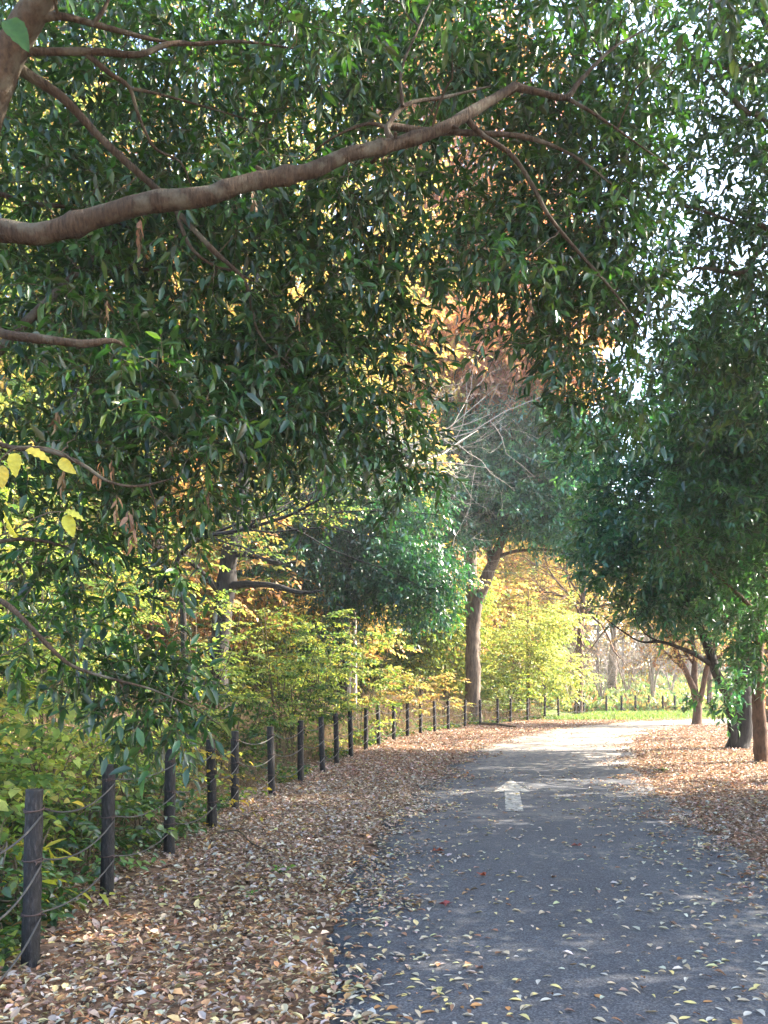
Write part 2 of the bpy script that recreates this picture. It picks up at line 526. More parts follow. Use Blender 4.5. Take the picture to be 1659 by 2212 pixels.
def build_path():
    n = len(PATH_C)
    tan = nrm(np.gradient(PATH_C, axis=0))
    right = np.c_[tan[:, 1], -tan[:, 0]]
    r = np.random.default_rng(5)
    e1 = np.convolve(r.normal(0, .10, n + 8), np.ones(9) / 5, 'valid')
    e2 = np.convolve(r.normal(0, .10, n + 8), np.ones(9) / 5, 'valid')
    us = np.linspace(-1, 1, 11)
    rows = []
    for u in us:
        h = HALF + np.where(u < 0, e1, e2) * (abs(u) ** 4)
        p = PATH_C + right * (u * h)[:, None]
        rows.append(np.c_[p, gz(p[:, 0], p[:, 1]) + .012 + .015 * (1 - u * u)])
    # a skirt down the sides gives the asphalt its thickness
    lo = rows[0].copy(); lo[:, 2] -= .08
    hi = rows[-1].copy(); hi[:, 2] -= .08
    G = np.array([lo] + rows + [hi])
    k = len(G)
    b = Buf()
    i = np.arange(n - 1)[None] + (np.arange(k - 1) * n)[:, None]
    q = np.stack([i, i + n, i + n + 1, i + 1], -1).reshape(-1, 4)
    b.add(G.reshape(-1, 3), [q])
    m, t, out = mat_new("worn_asphalt")
    tc = t.nodes.new("ShaderNodeTexCoord")
    vo = node(t, "ShaderNodeTexVoronoi"); vo.inputs["Scale"].default_value = 110
    t.links.new(tc.outputs["Object"], vo.inputs["Vector"])
    n1 = noise(t, 170, 3, tc.outputs["Object"])
    n2 = noise(t, 1.1, 6, tc.outputs["Object"], .7)
    n3 = noise(t, 9, 6, tc.outputs["Object"], .75)
    c1 = ramp(t, vo.outputs["Color"], [(.1, (.026, .029, .035)), (.5, (.055, .060, .071)), (.9, (.12, .127, .14))])
    c2 = ramp(t, n2.outputs["Fac"], [(.3, (.75, .75, .78)), (.7, (1.25, 1.22, 1.18))])
    mx = node(t, "ShaderNodeMixRGB", blend_type='MULTIPLY'); mx.inputs[0].default_value = 1
    t.links.new(c1.outputs[0], mx.inputs[1]); t.links.new(c2.outputs[0], mx.inputs[2])
    # pale dust and crumbled leaf, colour raised to brighten sun patches; more towards the bend
    sp = t.nodes.new("ShaderNodeSeparateXYZ"); t.links.new(tc.outputs["Object"], sp.inputs[0])
    mr = node(t, "ShaderNodeMapRange")
    mr.inputs["From Min"].default_value = 14; mr.inputs["From Max"].default_value = 24
    mr.inputs["To Min"].default_value = 0.0; mr.inputs["To Max"].default_value = .30
    t.links.new(sp.outputs["Y"], mr.inputs["Value"])
    ad = node(t, "ShaderNodeMath", operation='ADD')
    t.links.new(n3.outputs["Fac"], ad.inputs[0]); t.links.new(mr.outputs[0], ad.inputs[1])
    n5 = noise(t, .55, 3, tc.outputs["Object"])
    r5 = ramp(t, n5.outputs["Fac"], [(.45, (0, 0, 0)), (.7, (.14, .14, .14))])
    ad2 = node(t, "ShaderNodeMath", operation='ADD')
    t.links.new(ad.outputs[0], ad2.inputs[0]); t.links.new(r5.outputs[0], ad2.inputs[1])
    d = ramp(t, ad2.outputs[0], [(.58, (0, 0, 0)), (.82, (.75, .75, .75))])
    md = t.nodes.new("ShaderNodeMixRGB")
    t.links.new(d.outputs[0], md.inputs[0]); t.links.new(mx.outputs[0], md.inputs[1]); md.inputs[2].default_value = (.36, .30, .225, 1)
    p = t.nodes.new("ShaderNodeBsdfPrincipled"); p.inputs["Roughness"].default_value = .75
    p.inputs["Specular IOR Level"].default_value = .4
    t.links.new(md.outputs[0], p.inputs["Base Color"])
    bp = t.nodes.new("ShaderNodeBump"); bp.inputs["Strength"].default_value = .7; bp.inputs["Distance"].default_value = .006
    t.links.new(n1.outputs["Fac"], bp.inputs["Height"]); t.links.new(bp.outputs[0], p.inputs["Normal"])
    t.links.new(p.outputs[0], out.inputs[0])
    tag(b.build("path", m), kind="structure")

def path_z(X, Y):
    d, s = path_dist(np.atleast_1d(X), np.atleast_1d(Y))
    return gz(X, Y) + .012 + .015 * (1 - np.minimum(1, (d / HALF)) ** 2)

def build_arrow():
    # tip, shoulders, shaft measured on the asphalt; worn white paint, 4 mm above it
    def g(x, y):
        z = .12
        D = FPX * (CAMH - z) / (y - 1490.)
        return V([(x - 830.) * D / FPX, D])
    tip, sl, sr = g(1102, 1684), g(1070, 1711), g(1142, 1711)
    a, b_, c, d_ = g(1093, 1711), g(1122, 1711), g(1096, 1750), g(1128, 1750)
    ax = V([.13, 1.0]); ax /= np.linalg.norm(ax)
    bx = V([ax[1], -ax[0]])
    o = (c + d_) / 2
    L = np.linalg.norm(tip - o)
    hl = L * .45
    b = Buf()
    def strip(u0, u1, w0, w1, n, m=4):
        rows = []
        for i in range(n + 1):
            u = u0 + (u1 - u0) * i / n
            ww = w0 + (w1 - w0) * i / n
            for j in range(m + 1):
                p = o + ax * u + bx * ww * (2 * j / m - 1)
                rows.append([p[0], p[1], path_z(V([p[0]]), V([p[1]]))[0] + .005])
        i = np.arange(m)[None] + (np.arange(n) * (m + 1))[:, None]
        b.add(rows, [np.stack([i, i + 1, i + m + 2, i + m + 1], -1).reshape(-1, 4)])
    strip(0, L - hl, .105, .105, 10)
    strip(L - hl, L, .26, .004, 10)
    m, t, out = mat_new("worn_white_paint")
    tc = t.nodes.new("ShaderNodeTexCoord")
    n1 = noise(t, 14, 6, tc.outputs["Object"], .75)
    n2 = noise(t, 130, 3, tc.outputs["Object"])
    c = ramp(t, n1.outputs["Fac"], [(.42, (.085, .085, .085)), (.50, (.30, .285, .25)), (.68, (.50, .48, .42))])
    p = t.nodes.new("ShaderNodeBsdfPrincipled"); p.inputs["Roughness"].default_value = .7
    t.links.new(c.outputs[0], p.inputs["Base Color"])
    bp = t.nodes.new("ShaderNodeBump"); bp.inputs["Strength"].default_value = .5; bp.inputs["Distance"].default_value = .005
    t.links.new(n2.outputs["Fac"], bp.inputs["Height"]); t.links.new(bp.outputs[0], p.inputs["Normal"])
    t.links.new(p.outputs[0], out.inputs[0])
    tag(b.build("road_arrow", m, None, (o[0], o[1], .1)), "worn white arrow painted on the asphalt path, pointing ahead", "road marking")

# ------------------------------------------------------------------ fence
def post_mats():
    m, t, out = mat_new("imitation_wood_concrete")
    tc = t.nodes.new("ShaderNodeTexCoord")
    mp = t.nodes.new("ShaderNodeMapping"); mp.inputs["Scale"].default_value = (1, 1, .28)
    t.links.new(tc.outputs["Object"], mp.inputs[0])
    n1 = noise(t, 60, 6, mp.outputs[0], .65)
    n2 = noise(t, 6, 4, tc.outputs["Object"])
    c = ramp(t, n1.outputs["Fac"], [(.40, (.003, .0027, .003)), (.55, (.012, .010, .011)), (.70, (.055, .046, .048))])
    c2 = ramp(t, n2.outputs["Fac"], [(.3, (.7, .7, .7)), (.7, (1.3, 1.3, 1.3))])
    mx = node(t, "ShaderNodeMixRGB", blend_type='MULTIPLY'); mx.inputs[0].default_value = 1
    t.links.new(c.outputs[0], mx.inputs[1]); t.links.new(c2.outputs[0], mx.inputs[2])
    p = t.nodes.new("ShaderNodeBsdfPrincipled"); p.inputs["Roughness"].default_value = .6; p.inputs["Specular IOR Level"].default_value = .45
    t.links.new(mx.outputs[0], p.inputs["Base Color"])
    bp = t.nodes.new("ShaderNodeBump"); bp.inputs["Strength"].default_value = 1; bp.inputs["Distance"].default_value = .012
    t.links.new(n1.outputs["Fac"], bp.inputs["Height"]); t.links.new(bp.outputs[0], p.inputs["Normal"])
    t.links.new(p.outputs[0], out.inputs[0])
    def plain(nm, col, rough, sc):
        m2, t2, o2 = mat_new(nm)
        tc2 = t2.nodes.new("ShaderNodeTexCoord")
        nn = noise(t2, sc, 4, tc2.outputs["Object"])
        cc = ramp(t2, nn.outputs["Fac"], [(.3, tuple(x * .6 for x in col)), (.7, tuple(x * 1.3 for x in col))])
        pp = t2.nodes.new("ShaderNodeBsdfPrincipled"); pp.inputs["Roughness"].default_value = rough
        t2.links.new(cc.outputs[0], pp.inputs["Base Color"])
        b2 = t2.nodes.new("ShaderNodeBump"); b2.inputs["Strength"].default_value = .5; b2.inputs["Distance"].default_value = .003
        t2.links.new(nn.outputs["Fac"], b2.inputs["Height"]); t2.links.new(b2.outputs[0], pp.inputs["Normal"])
        t2.links.new(pp.outputs[0], o2.inputs[0])
        return m2
    return m, plain("weathered_rope", (.06, .056, .052), .8, 150), plain("rusty_wire", (.060, .034, .028), .7, 120)

M_POST, M_ROPE, M_TIE = post_mats()
TIE_Z = (.885, .605, .305)
POST_R = .049

def build_fence():
    root = empty("rope_fence", (FXY[0][0], FXY[0][1], 0), "dark imitation wood post and rope fence running along the left verge and round the bend", "fence")
    base = V([FXY[0][0], FXY[0][1], 0])
    # one post: uneven bark relief, rounded top edge
    b = Buf()
    r = np.random.default_rng(11)
    n, s = 64, 28
    hs = np.concatenate([np.linspace(-.12, .985, n - 4), [.994, .9995, 1.0, 1.0]])
    th = np.arange(s) / s * 2 * np.pi
    rel = r.normal(0, 1, (n, s))
    for _ in range(2):
        rel = (rel + np.roll(rel, 1, 0) + np.roll(rel, -1, 0)) / 3 ** .5
        rel = (rel * 1.2 + np.roll(rel, 1, 1) * .5) / 1.3
    rad = POST_R * (1.03 - .05 * np.clip(hs, 0, 1))[:, None] * (1 + .024 * np.clip(rel, -2, 2))
    rad[-4] *= .985; rad[-3] *= .95; rad[-2] *= .80; rad[-1] *= .05
    vv = np.stack([rad * np.cos(th), rad * np.sin(th), np.broadcast_to(hs[:, None], (n, s))], -1)
    i = (np.arange(n - 1) * s)[:, None]; j = np.arange(s)[None]; j2 = (j + 1) % s
    b.add(vv.reshape(-1, 3), [np.stack([i + j, i + j2, i + s + j2, i + s + j], -1).reshape(-1, 4)])
    post0 = b.build("post", M_POST, root)
    # wire tie: two turns of wire with a twisted end
    tb = Buf()
    a = np.linspace(0, 2 * np.pi * 2.1, 60)
    pts = np.c_[(POST_R + .006) * np.cos(a), (POST_R + .006) * np.sin(a), -.008 + .016 * a / a[-1] + .004 * np.sin(a * 1.5)]
    tubes(tb, pts[None], np.full((1, 60), .0042), 6)
    tw = V([[POST_R + .004, .0, .0], [POST_R + .02, -.008, .004], [POST_R + .035, -.004, -.004], [POST_R + .042, -.012, -.012]])
    tubes(tb, tw[None], np.full((1, 4), .004), 6)
    tie0 = tb.build("wire_tie", M_TIE, post0)
    tops = []
    r = np.random.default_rng(21)
    for i, (px, d) in enumerate(FENCE):
        X, Y = FXY[i]
        z = float(gz(X, Y))
        if i == 0:
            p = post0
        else:
            p = post0.copy(); COL.objects.link(p); p.parent = root
        p.location = (X - base[0], Y - base[1], z - .02)
        lean = {0: (0, .02), 1: (.0, .022), 2: (0, .012), 3: (0, .012), 6: (0, -.03)}.get(i, (r.normal(0, .018), r.normal(0, .018)))
        p.rotation_euler = (lean[0], lean[1], r.uniform(-.5, .5))
        zs = .985 + r.normal(0, .012)
        p.scale = (1, 1, zs)
        for k, tz in enumerate(TIE_Z):
            if i == 0 and k == 0:
                tt = tie0
            else:
                tt = tie0.copy(); COL.objects.link(tt); tt.parent = p
            tt.location = (0, 0, tz)
            tt.rotation_euler = (r.normal(0, .10), r.normal(0, .08), -.7 + r.normal(0, .5))
        tops.append((X, Y, z - .02, lean, zs))
    for i in range(len(tops) - 1):
        for tz in TIE_Z:
            def anchor(t):
                return V([t[0] + tz * t[3][1], t[1] - tz * t[3][0], t[2] + tz * t[4]])
            A, B = anchor(tops[i]), anchor(tops[i + 1])
            h = nrm((B - A) * V([1, 1, 0]))
            side = V([h[1], -h[0], 0])                       # the path's side of the posts
            A = A + h * POST_R * .75 + side * (POST_R * .75)
            B = B - h * POST_R * .35 + side * (POST_R * 1.02) + V([0, 0, -.025])
            t = np.linspace(0, 1, 18)
            L = np.linalg.norm(B - A)
            sag = (.085 + r.normal(0, .015)) * min(1, L / 1.5)
            P = A + (B - A) * t[:, None]
            P[:, 2] -= sag * 4 * t * (1 - t)
            rb = Buf()
            tubes(rb, P[None], np.full((1, 18), .0055), 8, cap=True)
            rb.build("rope", M_ROPE, root, base)
    # the second fence, across the grass beyond the bend
    F2 = [(1262, 1490, 1529, 46), (1310, 1493, 1535, 45.5), (1343, 1494, 1531, 46.5), (1373, 1497, 1532, 47), (1402, 1501, 1530, 48), (1432, 1502, 1533, 47.5), (1458, 1503, 1537, 47.5), (1484, 1506, 1539, 48), (1530, 1508, 1541, 49), (1600, 1512, 1545, 50.), (1662, 1513, 1545, 51.)]
    X0, Y0 = (F2[0][0] - 830) * 46 / FPX, 46.
    b2 = V([X0, Y0, float(gz(X0, Y0))])
    root2 = empty("post_fence", tuple(b2), "far row of dark posts standing behind the sunlit grass beyond the bend", "fence")
    prev = None
    for px, y0, y1, d in F2:
        X, Y = (px - 830) * d / FPX, d
        z = float(gz(X, Y))
        p = post0.copy(); COL.objects.link(p); p.parent = root2
        p.location = (X - b2[0], Y - b2[1], z - b2[2] - .03)
        p.rotation_euler = (0, r.normal(0, .01), r.uniform(0, 6))
        p.scale = (1.15, 1.15, 1.0)
        cur = V([X, Y, z])
        if prev is not None:
            for tz in (.86, .45):
                t = np.linspace(0, 1, 10)
                P = prev + (cur - prev) * t[:, None] + V([0, 0, tz]) + V([0, -.055, 0])
                P[:, 2] -= .1 * 4 * t * (1 - t)
                rb = Buf()
                tubes(rb, P[None], np.full((1, 10), .0075), 5)
                rb.build("rope", M_ROPE, root2, b2)
        prev = cur

# ------------------------------------------------------------------ fallen leaves
PAL_LITTER = [(0.496, 0.378, 0.295, 4), (0.448, 0.342, 0.248, 4), (0.330, 0.224, 0.153, 4), (0.212, 0.130, 0.088, 3), (0.543, 0.448, 0.342, 3), (0.472, 0.425, 0.378, 2.5), (0.496, 0.260, 0.094, 1.1), (0.614, 0.496, 0.212, 1), (0.425, 0.378, 0.342, 2), (0.165, 0.106, 0.077, 1.5)]
PAL_NEAR = [(0.460, 0.276, 0.127, 3), (0.517, 0.414, 0.207, 2.5), (0.380, 0.253, 0.172, 5), (0.494, 0.414, 0.299, 3), (0.241, 0.138, 0.092, 4), (0.425, 0.207, 0.092, 1.5), (0.425, 0.368, 0.310, 3), (0.552, 0.483, 0.276, 1.)]
PAL_RED = [(0.475, 0.346, 0.281, 3), (0.389, 0.238, 0.162, 4), (0.313, 0.167, 0.108, 4), (0.475, 0.356, 0.281, 3), (0.227, 0.124, 0.086, 3), (0.518, 0.443, 0.378, 2), (0.410, 0.184, 0.097, 1.2)]

def in_view(X, Y, pad=1.3):
    return (np.abs(X) < (830 / FPX) * Y + pad) & (Y > 2.0)

def build_litter():
    r = np.random.default_rng(31)
    lb = Buf()
    n = 1050000
    Y = 2.6 + (46 - 2.6) * r.random(n) ** 1.25
    X = r.uniform(-4.5, 24, n)
    keep = in_view(X, Y, 2.2)
    X, Y = X[keep], Y[keep]
    d, s = path_dist(X, Y)
    fx = np.interp(Y, FXY_LONG[:, 1], FXY_LONG[:, 0])
    edge = np.where(s > 0, 1.58, 1.50) + .18 * np.sin(Y * 1.7 + s) + .12 * np.sin(Y * 4.1 + 2 * s)
    edge = np.where(s < 0, edge + .10 * smooth(0, 6, 8 - Y), edge)
    patch = .16 * np.sin(X * 5.3 + Y * 2.2) + .13 * np.sin(X * 9.1 - Y * 6.3) + .12 * np.sin(Y * 11.3 + X * 3.)
    fall = smooth(-.55, .35, d - edge + patch)
    dens = .008 + .99 * fall ** 1.7
    # behind the fence only a thin strip is bare litter
    dens = np.where(s < 0, dens * (1 - .75 * smooth(.3, 1.6, fx - X)), dens)
    # sparse leaves on the dusty bend
    # how many per square metre: thin out with distance as leaves overlap in perspective
    dens = np.where(Y > 40.5, dens * .15, dens)
    keep = r.random(len(X)) < dens
    X, Y, d, s, fx = X[keep], Y[keep], d[keep], s[keep], fx[keep]
    N = len(X)
    onpath = d < HALF
    z = np.where(onpath, gz(X, Y) + .03, gz(X, Y)) + .004 + r.random(N) ** 2 * .035 * (~onpath) + .004 * onpath
    az = r.uniform(0, 2 * np.pi, N)
    flat = np.where(onpath, .10, .28)
    dl = np.c_[np.cos(az), np.sin(az), r.normal(0, 1, N) * flat * .8]
    up = np.c_[r.normal(0, 1, N) * flat, r.normal(0, 1, N) * flat, np.ones(N)]
    L = np.where(r.random(N) < .38, .014 + .02 * r.random(N), .029 + .043 * r.random(N) ** 1.3) * np.where(Y > 14, 1.15, 1)
    W = L * r.uniform(.34, .70, N)
    c = np.where(((s > 0) | (Y > 14))[:, None] & (r.random((N, 1)) < .6), pick(PAL_RED, N, r, .25), pick(PAL_LITTER, N, r, .25))
    c = np.where((r.random(N) < 1 - smooth(4.5, 9, Y))[:, None], pick(PAL_NEAR, N, r, .25), c)
    leaves(lb, np.c_[X, Y, z], dl, up, L, W, np.clip(c, .02, .7), LEAF8, curl=r.normal(.04, .24, N), fold=1.4)
    o = lb.build("fallen_leaves", M_DRY)
    tag(o, "thick carpet of brown and tan fallen leaves covering both verges", "leaf litter", kind="stuff")

def build_litter_twigs():
    r = np.random.default_rng(35)
    n = 1500
    Y = 3.5 + 18 * r.random(n) ** 1.3; X = r.uniform(-2.6, 9, n)
    d, s = path_dist(X, Y)
    k = (d > 1.75) & in_view(X, Y, 1)
    X, Y = X[k], Y[k]; N = len(X)
    az = r.uniform(0, 6.28, N)
    L = r.uniform(.06, .28, N)
    tt = np.linspace(-.5, .5, 5)
    P = np.c_[X, Y, gz(X, Y) + .03][:, None] + np.c_[np.cos(az), np.sin(az), r.normal(0, .08, N)][:, None] * (L[:, None] * tt[None])[..., None]
    P[:, 1:4] += r.normal(0, .008, (N, 3, 3))
    b = Buf()
    tubes(b, P, np.linspace(.003, .0016, 5)[None] * r.uniform(.6, 1.4, (N, 1)), 4)
    tag(b.build("fallen_twigs", M_STEM), "short thin twigs strewn through the leaf litter", "twigs", kind="stuff")
build_litter_twigs()

LEAF12 = (V([[0, 0, 0], [.2, 0, 0], [.45, 0, 0], [.72, 0, 0], [1, 0, 0], [.2, .36, .07], [.45, .5, .1], [.72, .34, .09], [.2, -.36, .07], [.45, -.5, .1], [.72, -.34, .09], [-.18, 0, .01], [-.18, .02, .01], [0, .02, 0]]),
          [V([[0, 1, 5], [7, 3, 4], [0, 8, 1], [3, 10, 4]]), V([[5, 1, 2, 6], [6, 2, 3, 7], [1, 8, 9, 2], [2, 9, 10, 3], [11, 0, 13, 12]])])

def build_path_leaves():
    r = np.random.default_rng(41)
    kinds = [("pale tan fallen leaf lying on the grey asphalt path", (.50, .41, .28), .42, 6), ("pale yellow fallen leaf lying on the grey asphalt path", (.60, .50, .20), .46, 3),
             ("brown curled fallen leaf lying on the grey asphalt path", (.24, .125, .07), .45, 2), ("greyish white upturned fallen leaf on the grey asphalt path", (.58, .54, .46), .40, 4),
             ("orange brown fallen leaf on the grey asphalt path", (.42, .21, .08), .5, 1)]
    meshes = []
    for lab, c, wr, wt in kinds:
        for q in range(4):
            b = Buf()
            L = .058
            col = np.clip(V([c]) * (1 + r.normal(0, .12)), .02, .75)
            cl = r.normal(.06, .14) if "curled" not in lab else .4
            leaves(b, V([[0, 0, .006]]) - V([[L / 2, 0, 0]]), V([[1., r.normal(0, .05), 0.]]), V([[r.normal(0, .15), r.normal(0, .15), 1.]]), V([L]), V([L * wr * r.uniform(.85, 1.2)]), col, LEAF12, curl=cl, fold=r.uniform(.3, 1.6))
            o = b.build("fallen_leaf", M_DRY)
            zmin = min(v.co.z for v in o.data.vertices)
            for v in o.data.vertices:
                v.co.z -= zmin
            meshes.append((o, lab, wt))
            o["label"] = lab; o["category"] = "leaf"; o["group"] = "fallen leaves on the path"
    wts = V([m[2] for m in meshes]); wts = wts / wts.sum()
    n, used = 0, set()
    pts = []
    while len(pts) < 2300:
        Y = 3.7 + 11.5 * r.random() ** 1.5
        X = r.uniform(-.6, 3.6)
        d, s = path_dist(V([X]), V([Y]))
        if d[0] > HALF - .05 or not in_view(V([X]), V([Y]), 0.05)[0]:
            continue
        u = s[0] * d[0] / HALF
        p = .22 + .78 * (smooth(.2, .9, u) if u > 0 else smooth(.45, 1, -u))
        p *= .55 + .6 * (math.sin(X * 3.1 + Y * 1.3) * math.sin(Y * 1.9 - X * 2) > .1)
        if r.random() < p:
            pts.append((X, Y))
    pts.sort(key=lambda p: p[1])
    rest = Buf()
    for i, (X, Y) in enumerate(pts):
        z = float(path_z(V([X]), V([Y]))[0]) + .001
        if i < 290:
            j = int(r.choice(len(meshes), p=wts))
            if j in used:
                o = meshes[j][0].copy(); COL.objects.link(o)
            else:
                o = meshes[j][0]; used.add(j)
            o.location = (X, Y, z)
            sc = r.uniform(.6, 1.25)
            o.scale = (sc, sc * r.uniform(.8, 1.15), sc)
            o.rotation_euler = (r.normal(0, .06), r.normal(0, .06), r.uniform(0, 6.28))
        else:
            a = r.uniform(0, 6.28)
            L = r.uniform(.03, .07)
            leaves(rest, V([[X, Y, z + .008]]), V([[math.cos(a), math.sin(a), 0.]]), V([[r.normal(0, .12), r.normal(0, .12), 1.]]), V([L]), V([L * r.uniform(.35, .55)]), pick([(.50, .41, .28, 5), (.55, .47, .25, 3), (.3, .16, .09, 2), (.55, .5, .42, 3)], 1, r), LEAF8, curl=r.normal(.05, .1), fold=1.2)
    for j in range(len(meshes)):
        if j not in used:
            bpy.data.objects.remove(meshes[j][0])
    tag(rest.build("scattered_leaves", M_DRY), "small pale leaves strewn across the asphalt farther up the path", "leaf litter", kind="stuff")
    # lobed maple leaves and one green leaf, each told apart by its colour
    def maple(name, px, py, col, label, size=.1):
        D = FPX * (CAMH - .05) / (py - 1490.)
        X = (px - 830.) * D / FPX
        z = float(path_z(V([X]), V([D]))[0]) + .008
        b = Buf()
        pts = [[0, 0, 0.004]]
        for k in range(10):
            a = math.pi * (-.80 + 1.6 * k / 9 )
            rr = (1.0 if k % 2 == 1 else .42) * size * (.75 + .25 * math.cos(a))
            pts.append([rr * math.cos(a), rr * math.sin(a), .006 + .012 * (k % 3)])
        b.add(pts, [V([[0, k, k + 1] for k in range(1, 10)]).astype(int)], np.repeat(V([col]), len(pts), 0))
        st = V([[0, 0, .003], [-.03, .004, .008], [-.06, .012, .004]])
        n0 = len(pts)
        o = b.build("leaf_blade", M_DRY)
        root = empty(name, (X, D, z), label, "leaf")
        o.parent = root
        sb = Buf(); tubes(sb, st[None], np.full((1, 3), .0012), 4); sb.build("leaf_stalk", M_STEM, root)
        root.rotation_euler = (0, 0, r.uniform(0, 6))
    maple("maple_leaf", 960, 1952, (.27, .06, .055), "crimson pointed maple leaf lying on the left half of the path", .075)
    maple("maple_leaf", 944, 1846, (.28, .07, .035), "dull rust red leaf on the path, halfway up its left side", .08)
    maple("maple_leaf", 1247, 1837, (.24, .07, .05), "red lobed leaf lying alone near the path's right middle", .07)
    maple("maple_leaf", 1045, 1895, (.30, .07, .03), "dark orange red leaf lying near the middle of the path", .06)

build_ground()
build_path()
build_arrow()
build_fence()
build_litter()
build_path_leaves()

# ------------------------------------------------------------------ palettes for living leaves
PAL_OAK = [(.030, .075, .022, 5), (.045, .105, .026, 4), (.022, .055, .028, 3), (.075, .125, .028, 1.6), (.055, .07, .03, 1)]
PAL_BLUE = [(.022, .078, .052, 5), (.030, .100, .060, 4), (.045, .12, .05, 2), (.02, .062, .05, 3)]
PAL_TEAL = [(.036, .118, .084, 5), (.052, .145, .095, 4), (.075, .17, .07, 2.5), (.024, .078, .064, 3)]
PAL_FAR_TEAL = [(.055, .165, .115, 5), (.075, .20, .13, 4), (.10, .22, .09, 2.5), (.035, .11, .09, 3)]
PAL_LIME = [(.27, .38, .09, 4), (.36, .42, .11, 4), (.18, .30, .07, 3), (.46, .43, .11, 2), (.10, .19, .05, 2.5)]
PAL_MIDGREEN = [(.05, .13, .05, 4), (.035, .095, .045, 4), (.08, .17, .06, 2), (.03, .07, .04, 2)]
PAL_YELLOWGREEN = [(.19, .28, .07, 4), (.28, .35, .09, 4), (.12, .21, .05, 3), (.40, .38, .09, 2), (.07, .14, .04, 3)]
PAL_YELLOW = [(.42, .44, .13, 4), (.34, .41, .11, 4), (.50, .42, .12, 2), (.25, .33, .08, 3)]
PAL_GOLD = [(.50, .37, .15, 4), (.46, .41, .16, 4), (.48, .29, .14, 2), (.36, .36, .13, 2)]
PAL_ORANGE = [(.40, .24, .12, 4), (.33, .17, .10, 3), (.46, .33, .15, 3), (.42, .38, .15, 2), (.24, .23, .09, 1)]
PAL_RUST = [(0.513, 0.257, 0.162, 4), (0.594, 0.338, 0.189, 3), (0.608, 0.459, 0.176, 2), (0.378, 0.176, 0.108, 2)]
PAL_MUTED = [(.11, .18, .055, 4), (.19, .24, .08, 4), (.30, .29, .11, 2.5), (.06, .12, .045, 4), (.34, .24, .11, 1)]
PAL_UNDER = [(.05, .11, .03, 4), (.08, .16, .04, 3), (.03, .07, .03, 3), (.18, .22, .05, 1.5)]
PAL_REDLEAF = [(.45, .08, .04, 3), (.5, .16, .06, 2), (.35, .05, .04, 2)]

def bl(x, y, rx, ry, d, dr, n):
    """an ellipsoid of foliage read off the photograph: centre and radii in its pixels, depth and half depth in metres"""
    return (at(x, y, d), (rx * d / FPX, dr, ry * d / FPX), n)

